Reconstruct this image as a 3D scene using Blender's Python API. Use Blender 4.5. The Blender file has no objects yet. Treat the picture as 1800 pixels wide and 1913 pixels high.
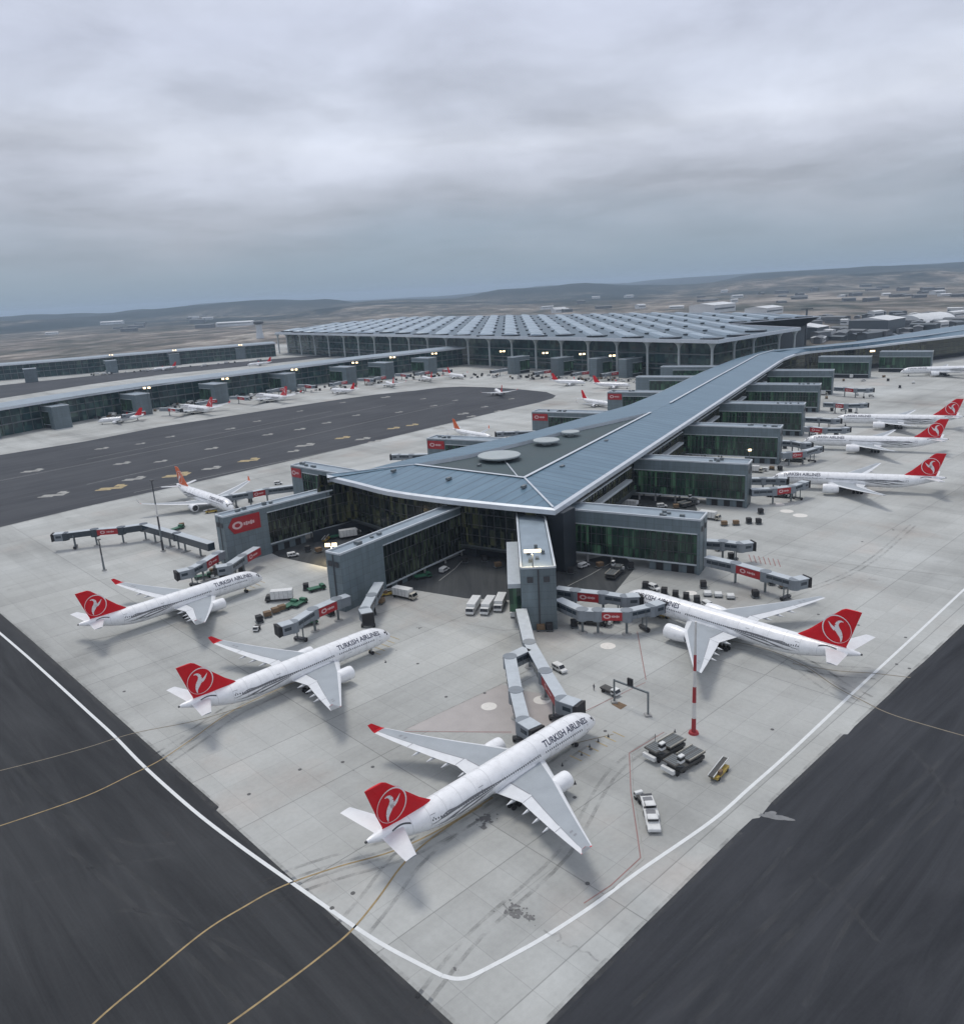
import bpy, bmesh, math, random
from mathutils import Vector, Matrix
R=math.radians
random.seed(7)
sc=bpy.context.scene
col=sc.collection
# ------------------------------------------------------------------ camera
FOC,PITCH,ROLL,CAMH,CX,CY=1501.8,.2703,.054,100.,900.,956.5
cd=bpy.data.cameras.new('camera'); cam=bpy.data.objects.new('camera',cd); col.objects.link(cam)
cd.sensor_fit='HORIZONTAL'; cd.sensor_width=36; cd.lens=FOC/1800*36; cd.clip_start=1; cd.clip_end=90000
cam.matrix_world=Matrix.Translation((0,0,CAMH))@Matrix.Rotation(math.pi/2-PITCH,4,'X')@Matrix.Rotation(-ROLL,4,'Z')
sc.camera=cam
# ------------------------------------------------------------------ world
SUN_EL,SUN_AZ=R(66),R(120)
w=bpy.data.worlds.new('World'); sc.world=w; w.use_nodes=True
nt=w.node_tree; nt.nodes.clear()
def N(nt,t,**k):
    n=nt.nodes.new(t)
    for a,b in k.items():
        if a=='inp':
            for i,v in b.items(): n.inputs[i].default_value=v
        else: setattr(n,a,b)
    return n
def ramp(nt,stops,interp='LINEAR'):
    n=nt.nodes.new('ShaderNodeValToRGB'); e=n.color_ramp.elements; n.color_ramp.interpolation=interp
    while len(e)<len(stops): e.new(.5)
    for el,(p,c) in zip(e,stops):
        el.position=p; el.color=(c,c,c,1) if isinstance(c,(int,float)) else (*c,1)
    return n
def S(r,g,b):
    f=lambda v:(v/255/12.92 if v/255<=.04045 else ((v/255+.055)/1.055)**2.4)
    return (f(r),f(g),f(b))
L=nt.links.new
sky=N(nt,'ShaderNodeTexSky',sky_type='NISHITA',sun_disc=False,sun_elevation=SUN_EL,sun_rotation=math.pi/2-SUN_AZ+math.pi)
bg1=N(nt,'ShaderNodeBackground',inp={1:.08}); L(sky.outputs[0],bg1.inputs[0])
tc=N(nt,'ShaderNodeTexCoord'); sep=N(nt,'ShaderNodeSeparateXYZ'); L(tc.outputs['Generated'],sep.inputs[0])
# cloud layer: direction projected on a flat ceiling so that the clouds have real perspective
zp=N(nt,'ShaderNodeMath',operation='MAXIMUM',inp={1:.0}); L(sep.outputs[2],zp.inputs[0])
za=N(nt,'ShaderNodeMath',operation='ADD',inp={1:.11}); L(zp.outputs[0],za.inputs[0])
dx=N(nt,'ShaderNodeMath',operation='DIVIDE'); L(sep.outputs[0],dx.inputs[0]); L(za.outputs[0],dx.inputs[1])
dy=N(nt,'ShaderNodeMath',operation='DIVIDE'); L(sep.outputs[1],dy.inputs[0]); L(za.outputs[0],dy.inputs[1])
cb=N(nt,'ShaderNodeCombineXYZ'); L(dx.outputs[0],cb.inputs[0]); L(dy.outputs[0],cb.inputs[1]); cb.inputs[2].default_value=3.7
n1=N(nt,'ShaderNodeTexNoise',inp={'Scale':.8,'Detail':7.,'Roughness':.48,'Distortion':.35}); L(cb.outputs[0],n1.inputs['Vector'])
n2=N(nt,'ShaderNodeTexNoise',inp={'Scale':2.1,'Detail':6.,'Roughness':.5}); L(cb.outputs[0],n2.inputs['Vector'])
nm=N(nt,'ShaderNodeMath',operation='MULTIPLY_ADD',inp={1:.34}); L(n2.outputs[0],nm.inputs[0]); L(n1.outputs[0],nm.inputs[2])
cr=ramp(nt,[(.46,.80),(.57,.92),(.68,1.03),(.82,1.13)],'EASE'); L(nm.outputs[0],cr.inputs[0])
# height of the cloud banks, ragged by a broad noise
n3=N(nt,'ShaderNodeTexNoise',inp={'Scale':2.6,'Detail':6.,'Roughness':.5}); sv=N(nt,'ShaderNodeVectorMath',operation='MULTIPLY'); sv.inputs[1].default_value=(1,1,3.5); L(tc.outputs['Generated'],sv.inputs[0]); L(sv.outputs[0],n3.inputs['Vector'])
zn=N(nt,'ShaderNodeMath',operation='MULTIPLY_ADD',inp={1:.13}); L(n3.outputs[0],zn.inputs[0]); L(zp.outputs[0],zn.inputs[2])
zs=N(nt,'ShaderNodeMath',operation='SUBTRACT',inp={1:.065}); L(zn.outputs[0],zs.inputs[0])
fzz=N(nt,'ShaderNodeMapRange',inp={1:.0,2:.07}); L(zp.outputs[0],fzz.inputs[0])
zmix=N(nt,'ShaderNodeMix',data_type='FLOAT'); L(fzz.outputs[0],zmix.inputs[0]); L(zp.outputs[0],zmix.inputs[2]); L(zs.outputs[0],zmix.inputs[3])
base=ramp(nt,[(0,S(140,161,181)),(.03,S(150,167,184)),(.065,S(163,174,189)),(.10,S(182,188,201)),(.135,S(207,212,226)),(.165,S(218,223,236)),(.21,S(208,214,229)),(.27,S(206,212,229)),(.36,S(217,223,239)),(1,S(224,228,240))])
L(zmix.outputs[0],base.inputs[0])
fz=N(nt,'ShaderNodeMapRange',inp={1:.01,2:.12}); L(zp.outputs[0],fz.inputs[0])
cm=N(nt,'ShaderNodeMix',data_type='FLOAT',inp={2:.98}); L(fz.outputs[0],cm.inputs[0]); L(cr.outputs[0],cm.inputs[3])
mul=N(nt,'ShaderNodeVectorMath',operation='SCALE'); L(base.outputs[0],mul.inputs[0]); L(cm.outputs[0],mul.inputs['Scale'])
n4=N(nt,'ShaderNodeTexNoise',inp={'Scale':5.5,'Detail':7.,'Roughness':.58,'Distortion':.4}); sv2=N(nt,'ShaderNodeVectorMath',operation='MULTIPLY'); sv2.inputs[1].default_value=(1,1,2.2); L(tc.outputs['Generated'],sv2.inputs[0]); L(sv2.outputs[0],n4.inputs['Vector'])
mo=N(nt,'ShaderNodeMapRange',inp={1:.3,2:.7,3:.90,4:1.10}); L(n4.outputs[0],mo.inputs[0])
mo2=N(nt,'ShaderNodeMix',data_type='FLOAT',inp={2:1.}); L(fz.outputs[0],mo2.inputs[0]); L(mo.outputs[0],mo2.inputs[3])
mul2=N(nt,'ShaderNodeVectorMath',operation='SCALE'); L(mul.outputs[0],mul2.inputs[0]); L(mo2.outputs[0],mul2.inputs['Scale']); mul=mul2
bg2=N(nt,'ShaderNodeBackground',inp={1:.92}); L(mul.outputs[0],bg2.inputs[0])
mx=N(nt,'ShaderNodeMixShader',inp={0:.9}); L(bg1.outputs[0],mx.inputs[1]); L(bg2.outputs[0],mx.inputs[2])
out=N(nt,'ShaderNodeOutputWorld'); L(mx.outputs[0],out.inputs[0])
# ------------------------------------------------------------------ sun behind the overcast
sd=bpy.data.lights.new('sun','SUN'); sd.energy=1.45; sd.angle=R(18); sd.color=(1,.955,.88)
so=bpy.data.objects.new('sun',sd); col.objects.link(so)
sdir=Vector((math.cos(SUN_EL)*math.cos(SUN_AZ),math.cos(SUN_EL)*math.sin(SUN_AZ),math.sin(SUN_EL)))
so.rotation_euler=(-sdir).to_track_quat('-Z','Y').to_euler()
sc.view_settings.view_transform='Standard'; sc.view_settings.look='None'; sc.view_settings.exposure=0.13; sc.view_settings.gamma=1
sc.view_settings.use_curve_mapping=False
sc.cycles.max_bounces=6; sc.cycles.volume_bounces=0; sc.cycles.transparent_max_bounces=4
# ------------------------------------------------------------------ geometry helpers
def at(px,py,z=0.):
    cr,sr=math.cos(ROLL),math.sin(ROLL); a,b=px-CX,py-CY
    X=a*cr-b*sr; Y=a*sr+b*cr; c,s=math.cos(PITCH),math.sin(PITCH)
    dy=FOC*c-Y*s; dz=-FOC*s-Y*c; t=(z-CAMH)/dz
    return Vector((X*t,dy*t,z))
def proj(p):
    z=p[2]-CAMH; c,s=math.cos(PITCH),math.sin(PITCH)
    d=p[1]*c-z*s; X=FOC*p[0]/d; Y=-FOC*(p[1]*s+z*c)/d
    cr,sr=math.cos(ROLL),math.sin(ROLL)
    return CX+X*cr+Y*sr, CY-X*sr+Y*cr
MAT={}   # world matrices of things and their parts
def tag(o,label=None,cat=None,group=None,kind=None):
    if label: o['label']=label
    if cat: o['category']=cat
    if group: o['group']=group
    if kind: o['kind']=kind
    return o
def thing(name,label,cat,loc,rz=0.,group=None):
    o=bpy.data.objects.new(name,None); col.objects.link(o); o.location=loc; o.rotation_euler=(0,0,rz); o.empty_display_size=1
    MAT[o.name]=Matrix.Translation(Vector(loc))@Matrix.Rotation(rz,4,'Z')
    return tag(o,label,cat,group)
class MB:
    def __init__(s): s.v=[];s.f=[];s.m=[];s.mi=0
    def quad(s,*p):
        i=len(s.v); s.v+= [Vector(q) for q in p]; s.f.append(tuple(range(i,i+len(p)))); s.m.append(s.mi); return s
    def rings(s,rs,cap=True,closed=True,mfun=None):
        i=len(s.v); n=len(rs[0])
        for r in rs: s.v+=[Vector(q) for q in r]
        for a in range(len(rs)-1):
            for b in range(n if closed else n-1):
                c=(b+1)%n
                s.f.append((i+a*n+b,i+a*n+c,i+(a+1)*n+c,i+(a+1)*n+b)); s.m.append(mfun(a,b) if mfun else s.mi)
        if cap and closed:
            s.f.append(tuple(range(i+n-1,i-1,-1))); s.m.append(s.mi)
            j=i+(len(rs)-1)*n; s.f.append(tuple(range(j,j+n))); s.m.append(s.mi)
        return s
    def prism(s,poly,z0,z1):
        return s.rings([[(p[0],p[1],z0) for p in poly],[(p[0],p[1],z1) for p in poly]])
    def box(s,c,d,rz=0.,tilt=0.):
        x,y,z=d[0]/2,d[1]/2,d[2]/2; m=Matrix.Rotation(rz,3,'Z')@Matrix.Rotation(tilt,3,'Y')
        P=[[m@Vector(q)+Vector(c) for q in ((-x,-y,k),(x,-y,k),(x,y,k),(-x,y,k))] for k in (-z,z)]
        return s.rings(P)
    def beam(s,a,b,wd,h,up=(0,0,1)):
        a=Vector(a);b=Vector(b); d=(b-a).normalized(); r=d.cross(Vector(up)).normalized(); u=r.cross(d)
        return s.rings([[p+r*x+u*y for x,y in ((-wd/2,-h/2),(wd/2,-h/2),(wd/2,h/2),(-wd/2,h/2))] for p in (a,b)])
    def tube(s,a,b,r0,r1=None,n=10):
        r1=r0 if r1 is None else r1
        a=Vector(a);b=Vector(b); d=(b-a).normalized(); q=Vector((1,0,0)) if abs(d.x)<.9 else Vector((0,1,0))
        u=d.cross(q).normalized(); v=d.cross(u)
        return s.rings([[p+u*math.cos(t)*r+v*math.sin(t)*r for t in [2*math.pi*k/n for k in range(n)]] for p,r in ((a,r0),(b,r1))])
    def lathe(s,o,ax,prof,n=20,mfun=None,cap=True):
        o=Vector(o); d=Vector(ax).normalized(); q=Vector((0,0,1)) if abs(d.z)<.9 else Vector((1,0,0))
        u=d.cross(q).normalized(); v=d.cross(u)
        return s.rings([[o+d*t+(u*math.cos(k*2*math.pi/n)+v*math.sin(k*2*math.pi/n))*r for k in range(n)] for t,r in prof],cap=cap,mfun=mfun)
    def ribbon(s,pts,wd,z=None,closed=False):
        P=[Vector((p[0],p[1],p[2] if z is None else z)) for p in pts]; a=[];b=[]
        n=len(P)
        for i in range(n):
            d0=(P[i]-P[i-1]) if i>0 else (P[1]-P[0]); d1=(P[i+1]-P[i]) if i<n-1 else (P[-1]-P[-2])
            if closed: d0=P[i]-P[i-1]; d1=P[(i+1)%n]-P[i]
            d=(d0.normalized()+d1.normalized()); d.z=0; d.normalize(); k=Vector((-d.y,d.x,0))
            c=max(.5,d.dot(Vector((d1.x,d1.y,0)).normalized())); a.append(P[i]+k*wd/2/c); b.append(P[i]-k*wd/2/c)
        for i in range(n if closed else n-1):
            j=(i+1)%n; s.quad(a[i],b[i],b[j],a[j])
        return s
    def build(s,name,mat,parent=None,world=False,smooth=False,bevel=0):
        me=bpy.data.meshes.new(name); vs=s.v
        if parent is not None and world:
            im=MAT[parent.name].inverted(); vs=[im@v for v in vs]
        me.from_pydata([tuple(v) for v in vs],[],s.f); me.update()
        for m in (mat if isinstance(mat,(list,tuple)) else [mat]): me.materials.append(m)
        me.polygons.foreach_set('material_index',s.m)
        bm=bmesh.new(); bm.from_mesh(me); bmesh.ops.recalc_face_normals(bm,faces=bm.faces)
        if bevel: bmesh.ops.bevel(bm,geom=bm.edges[:],offset=bevel,segments=1,affect='EDGES',clamp_overlap=True)
        bm.to_mesh(me); bm.free()
        if smooth:
            me.polygons.foreach_set('use_smooth',[True]*len(me.polygons))
            try: me.set_sharp_from_angle(angle=R(35))
            except Exception: pass
        o=bpy.data.objects.new(name,me); col.objects.link(o)
        if parent is not None:
            o.parent=parent; MAT[o.name]=MAT[parent.name]
        else: MAT[o.name]=Matrix.Identity(4)
        return o
def children(o): return [c for c in ALL if c.parent==o]
def copy_tree(o,parent=None,kids=None):
    c=o.copy(); col.objects.link(c)
    if parent is not None: c.parent=parent
    for ch in o.children: copy_tree(ch,c)
    return c
def resample(P,n):
    P=[Vector(p) for p in P]; d=[0]
    for a,b in zip(P,P[1:]): d.append(d[-1]+(b-a).length)
    o=[]; j=0
    for k in range(n):
        t=d[-1]*k/(n-1)
        while j<len(d)-2 and d[j+1]<t: j+=1
        o.append(P[j].lerp(P[j+1],(t-d[j])/max(1e-6,d[j+1]-d[j])))
    return o
def smoothline(P,n):
    # Catmull-Rom through the points
    P=[Vector(p) for p in P]; Q=[P[0]*2-P[1]]+P+[P[-1]*2-P[-2]]; o=[]
    for i in range(1,len(Q)-2):
        for k in range(n):
            t=k/n; a,b,c,d=Q[i-1],Q[i],Q[i+1],Q[i+2]
            o.append(.5*((2*b)+(c-a)*t+(2*a-5*b+4*c-d)*t*t+(3*b-a-3*c+d)*t**3))
    o.append(P[-1]); return o
def offset_poly(P,d):
    n=len(P); area=sum(P[i][0]*P[(i+1)%n][1]-P[(i+1)%n][0]*P[i][1] for i in range(n)); sg=1 if area>0 else -1
    o=[]
    for i in range(n):
        a,b,c=Vector(P[i-1][:2]),Vector(P[i][:2]),Vector(P[(i+1)%n][:2])
        e0=(b-a).normalized(); e1=(c-b).normalized()
        n0=Vector((-e0.y,e0.x))*sg; n1=Vector((-e1.y,e1.x))*sg; m=(n0+n1).normalized(); k=max(.35,m.dot(n1))
        o.append(b+m*d/k)
    return o
# ------------------------------------------------------------------ materials
def mat(name,c,rough=.6,metal=0.,noise=None,spec=.5,emit=None,bump=None,coat=0):
    """noise=(scale,amount[,detail]) real tonal variation of the surface; object coordinates"""
    m=bpy.data.materials.new(name); m.use_nodes=True; t=m.node_tree; p=t.nodes['Principled BSDF']
    p.inputs['Base Color'].default_value=(*c,1); p.inputs['Roughness'].default_value=rough; p.inputs['Metallic'].default_value=metal
    p.inputs['Specular IOR Level'].default_value=spec; p.inputs['Coat Weight'].default_value=coat
    if noise:
        tx=N(t,'ShaderNodeTexCoord'); n=N(t,'ShaderNodeTexNoise',inp={'Scale':noise[0],'Detail':5.,'Roughness':.6}); t.links.new(tx.outputs['Object'],n.inputs['Vector'])
        mr=N(t,'ShaderNodeMapRange',inp={1:.25,2:.75,3:1-noise[1],4:1+noise[1]}); t.links.new(n.outputs[0],mr.inputs[0])
        v=N(t,'ShaderNodeVectorMath',operation='SCALE'); v.inputs[0].default_value=c; t.links.new(mr.outputs[0],v.inputs['Scale'])
        t.links.new(v.outputs[0],p.inputs['Base Color'])
        mr2=N(t,'ShaderNodeMapRange',inp={1:.2,2:.8,3:max(.05,rough-.12),4:min(1,rough+.12)}); t.links.new(n.outputs[0],mr2.inputs[0]); t.links.new(mr2.outputs[0],p.inputs['Roughness'])
    if emit:
        p.inputs['Emission Color'].default_value=(*emit[0],1); p.inputs['Emission Strength'].default_value=emit[1]
    return m
M={}
M['white']=mat('aircraft_white',(.78,.79,.80),.30,noise=(.5,.09),coat=.35)
M['wing']=mat('wing_grey',(.30,.33,.355),.45,noise=(.25,.10))
M['wing_light']=mat('wing_edge',(.62,.64,.66),.4,noise=(.5,.08))
M['red']=mat('fin_red',(.58,.004,.012),.5,noise=(.5,.08),spec=.3)
M['orange']=mat('fin_orange',(.62,.12,.03),.45,noise=(.5,.1))
M['mark_white']=mat('marking_white',(.75,.72,.72),.5)
M['mark_pink']=mat('sign_marking',(.62,.42,.42),.5)
M['joint']=mat('panel_joint_grey',(.56,.57,.58),.5)
M['navy']=mat('lettering_navy',(.035,.04,.075),.5)
M['swirl']=mat('swirl_grey',(.17,.175,.185),.5)
M['hinge']=mat('flap_gap_grey',(.22,.23,.25),.5)
M['pane']=mat('cabin_glass',(.05,.055,.065),.3)
M['dark']=mat('dark_rubber',(.018,.018,.02),.75,noise=(2,.3))
M['darkmetal']=mat('dark_metal',(.06,.062,.068),.5,.3,noise=(1.5,.25))
M['metal']=mat('bare_metal',(.42,.42,.42),.4,.7,noise=(2,.2))
M['glass']=mat('cockpit_glass',(.015,.018,.022),.12)
def cladding():
    m=bpy.data.materials.new('panel_cladding'); m.use_nodes=True; t=m.node_tree; p=t.nodes['Principled BSDF']; l=t.links.new
    tx=N(t,'ShaderNodeTexCoord'); sp=N(t,'ShaderNodeSeparateXYZ'); l(tx.outputs['Object'],sp.inputs[0])
    def joint(sock,pitch,wd):
        a=N(t,'ShaderNodeMath',operation='DIVIDE',inp={1:pitch}); l(sock,a.inputs[0]); f=N(t,'ShaderNodeMath',operation='FRACT'); l(a.outputs[0],f.inputs[0])
        c=N(t,'ShaderNodeMath',operation='LESS_THAN',inp={1:wd}); l(f.outputs[0],c.inputs[0]); q=N(t,'ShaderNodeMapRange',inp={3:1.,4:.72}); l(c.outputs[0],q.inputs[0]); return q.outputs[0],a.outputs[0]
    jz,az=joint(sp.outputs[2],2.45,.05); jx,axx=joint(sp.outputs[0],3.2,.04)
    mm=N(t,'ShaderNodeMath',operation='MULTIPLY'); l(jz,mm.inputs[0]); l(jx,mm.inputs[1])
    fl=N(t,'ShaderNodeVectorMath',operation='DIVIDE'); l(tx.outputs['Object'],fl.inputs[0]); fl.inputs[1].default_value=(3.2,1000,2.45); ff=N(t,'ShaderNodeVectorMath',operation='FLOOR'); l(fl.outputs[0],ff.inputs[0])
    wn=N(t,'ShaderNodeTexWhiteNoise'); l(ff.outputs[0],wn.inputs[0]); wr=N(t,'ShaderNodeMapRange',inp={3:.93,4:1.07}); l(wn.outputs[0],wr.inputs[0])
    mp=N(t,'ShaderNodeMapping'); mp.inputs['Scale'].default_value=(1,1,.10); l(tx.outputs['Object'],mp.inputs[0]); n=N(t,'ShaderNodeTexNoise',inp={'Scale':.6,'Detail':7.,'Roughness':.65}); l(mp.outputs[0],n.inputs['Vector'])
    nr=N(t,'ShaderNodeMapRange',inp={1:.3,2:.7,3:.80,4:1.10}); l(n.outputs[0],nr.inputs[0])
    o=mm.outputs[0]
    for q in (wr,nr):
        k=N(t,'ShaderNodeMath',operation='MULTIPLY'); l(o,k.inputs[0]); l(q.outputs[0],k.inputs[1]); o=k.outputs[0]
    v=N(t,'ShaderNodeVectorMath',operation='SCALE'); v.inputs[0].default_value=(.150,.192,.212); l(o,v.inputs['Scale']); l(v.outputs[0],p.inputs['Base Color'])
    p.inputs['Roughness'].default_value=.45; p.inputs['Metallic'].default_value=.1; return m
M['cladding']=cladding()
M['cladding_light']=mat('light_trim',(.50,.54,.57),.4,.1,noise=(.3,.10))
M['roof_edge']=mat('roof_fascia',(.56,.60,.64),.35,.15,noise=(.2,.08))
M['hall_column']=mat('hall_column',(.48,.53,.54),.5,noise=(.2,.08))
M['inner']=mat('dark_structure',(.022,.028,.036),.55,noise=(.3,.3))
M['concrete_wall']=mat('concrete_wall',(.30,.30,.29),.85,noise=(.4,.15))
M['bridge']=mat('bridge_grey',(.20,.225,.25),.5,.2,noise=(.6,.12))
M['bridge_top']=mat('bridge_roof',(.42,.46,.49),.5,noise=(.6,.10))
M['bridge_glass']=mat('bridge_glass',(.03,.042,.055),.2)
M['bridge_red']=mat('bridge_red',(.33,.014,.02),.45,noise=(.8,.12))
M['steel']=mat('galvanised_steel',(.16,.18,.19),.5,.4,noise=(2,.2))
M['truckwhite']=mat('truck_white',(.62,.63,.62),.45,noise=(1.2,.12))
M['truckdark']=mat('truck_dark',(.05,.05,.048),.6,noise=(2,.3))
M['loader']=mat('loader_deck',(.085,.082,.075),.7,noise=(1.5,.35))
M['green']=mat('vehicle_green',(.02,.11,.06),.5,noise=(1.5,.2))
M['yellow']=mat('vehicle_yellow',(.42,.30,.06),.5,noise=(1.5,.25))
M['brown']=mat('cargo_brown',(.16,.105,.06),.8,noise=(1.5,.3))
M['beige']=mat('truck_beige',(.42,.40,.34),.6,noise=(1.2,.15))
M['mast_red']=mat('mast_red',(.33,.03,.035),.6,noise=(1,.2))
M['mast_white']=mat('mast_white',(.62,.61,.58),.6,noise=(1,.1))
M['lamp']=mat('lamp_lit',(.9,.85,.7),.5,emit=((1.,.74,.40),3.))
M['skin']=mat('skin',(.35,.22,.16),.6); M['vest']=mat('work_clothes',(.03,.035,.05),.8)
M['bldg_white']=mat('far_white',(.60,.62,.63),.7,noise=(.02,.15)); M['bldg_grey']=mat('far_grey',(.15,.165,.18),.8,noise=(.02,.2))
M['bldg_dark']=mat('far_dark',(.08,.10,.115),.5,noise=(.03,.2))
# marking paint, worn
def paint(name,c,wear=.35):
    m=bpy.data.materials.new(name); m.use_nodes=True; t=m.node_tree; p=t.nodes['Principled BSDF']; p.inputs['Roughness'].default_value=.75
    tx=N(t,'ShaderNodeTexCoord'); n=N(t,'ShaderNodeTexNoise',inp={'Scale':.55,'Detail':8.,'Roughness':.7}); t.links.new(tx.outputs['Object'],n.inputs['Vector'])
    r=ramp(t,[(.36,tuple(v*(1-wear) for v in c)),(.6,c)]); t.links.new(n.outputs[0],r.inputs[0]); t.links.new(r.outputs[0],p.inputs['Base Color'])
    return m
M['p_white']=paint('paint_white',(.66,.68,.68),.10); M['p_yellow']=paint('paint_yellow',(.34,.25,.12)); M['p_yellow2']=paint('paint_yellow_on_concrete',(.22,.19,.14),.3)
M['p_pale']=paint('paint_pale',(.33,.33,.31)); M['p_red']=paint('paint_red',(.30,.17,.16),.3); M['p_ochre']=paint('paint_ochre',(.42,.33,.17),.4)
# glass curtain wall: dark green glass, each pane with its own tint, some rooms lit behind
def glazing(name,base,tint,pane=(1.6,3.6),lit=(.75,.70,.35),litamt=.05,rough=.12,thr=.6):
    m=bpy.data.materials.new(name); m.use_nodes=True; t=m.node_tree; p=t.nodes['Principled BSDF']; l=t.links.new
    g=N(t,'ShaderNodeNewGeometry'); tx=N(t,'ShaderNodeTexCoord')
    vm=N(t,'ShaderNodeVectorMath',operation='DIVIDE'); l(tx.outputs['Object'],vm.inputs[0]); vm.inputs[1].default_value=(pane[0],pane[0],pane[1])
    fl=N(t,'ShaderNodeVectorMath',operation='FLOOR'); l(vm.outputs[0],fl.inputs[0])
    wn=N(t,'ShaderNodeTexWhiteNoise'); l(fl.outputs[0],wn.inputs[0])
    nz=N(t,'ShaderNodeTexNoise',inp={'Scale':.045,'Detail':3.}); l(tx.outputs['Object'],nz.inputs['Vector'])
    mm=N(t,'ShaderNodeMath',operation='MULTIPLY'); l(wn.outputs[0],mm.inputs[0]); l(nz.outputs[0],mm.inputs[1])
    r=ramp(t,[(.05,base),(.5,tint)]); l(mm.outputs[0],r.inputs[0]); l(r.outputs[0],p.inputs['Base Color'])
    p.inputs['Roughness'].default_value=rough
    r2=ramp(t,[(thr*.62,0.),(thr,1.)]); l(mm.outputs[0],r2.inputs[0])
    p.inputs['Emission Color'].default_value=(*lit,1)
    ms=N(t,'ShaderNodeMath',operation='MULTIPLY',inp={1:litamt}); l(r2.outputs[0],ms.inputs[0]); l(ms.outputs[0],p.inputs['Emission Strength'])
    return m
M['glaz']=glazing('finger_glazing',(.008,.018,.016),(.026,.075,.050),pane=(1.1,7.),litamt=.05,thr=.5,lit=(.25,.5,.28))
M['glaz_left']=glazing('left_finger_glazing',(.005,.008,.008),(.013,.022,.018),pane=(.8,3.2),litamt=.035,thr=.5,lit=(.32,.42,.27))
M['glaz_warm']=glazing('pier_glazing',(.007,.011,.013),(.020,.032,.027),pane=(1.3,6.),litamt=.03,thr=.42,lit=(.5,.5,.2))
M['glaz_term']=glazing('terminal_glazing',(.010,.030,.036),(.028,.085,.085),pane=(4,5),litamt=.04,thr=.6,lit=(.5,.5,.32))
# standing seam metal roof
def seam(name,c,c2,ang,pitch,rough=.38):
    m=bpy.data.materials.new(name); m.use_nodes=True; t=m.node_tree; p=t.nodes['Principled BSDF']; l=t.links.new
    tx=N(t,'ShaderNodeTexCoord'); mp=N(t,'ShaderNodeMapping'); mp.inputs['Rotation'].default_value=(0,0,-ang); l(tx.outputs['Object'],mp.inputs[0])
    wv=N(t,'ShaderNodeTexWave',wave_type='BANDS',bands_direction='X',wave_profile='SIN',inp={'Scale':math.pi/10/pitch*1.0,'Distortion':0.,'Detail':0.}); l(mp.outputs[0],wv.inputs[0])
    ws=ramp(t,[(0,.62),(.10,1.)]); l(wv.outputs[0],ws.inputs[0])
    n=N(t,'ShaderNodeTexNoise',inp={'Scale':.05,'Detail':9.,'Roughness':.72}); mp2=N(t,'ShaderNodeMapping'); mp2.inputs['Scale'].default_value=(3,.6,1); l(mp.outputs[0],mp2.inputs[0]); l(mp2.outputs[0],n.inputs['Vector'])
    r=ramp(t,[(.35,c),(.68,c2)]); l(n.outputs[0],r.inputs[0])
    sp=N(t,'ShaderNodeVectorMath',operation='SCALE'); l(r.outputs[0],sp.inputs[0]); l(ws.outputs[0],sp.inputs['Scale']); l(sp.outputs[0],p.inputs['Base Color'])
    p.inputs['Roughness'].default_value=rough; p.inputs['Metallic'].default_value=.25
    return m
PU=R(60.8)
M['roof']=seam('pier_roof_metal',(.082,.155,.215),(.125,.215,.285),PU,5.5)
M['roof_front']=seam('pier_roof_metal_front',(.085,.155,.215),(.13,.22,.29),R(-40),5.5)
M['recess']=mat('roof_membrane',(.038,.064,.072),.7,noise=(.06,.25))
M['disc']=mat('skylight_disc',(.34,.38,.385),.5,noise=(.2,.12))
M['finger_roof']=mat('finger_roof',(.23,.285,.33),.45,.1,noise=(.15,.18))
M['term_roof']=mat('terminal_roof',(.085,.125,.16),.5,.2,noise=(.01,.18))
M['vault']=mat('vault_metal',(.27,.34,.40),.42,.2,noise=(.02,.12))
M['skylight']=mat('skylight_dark',(.02,.028,.036),.25)
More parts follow.
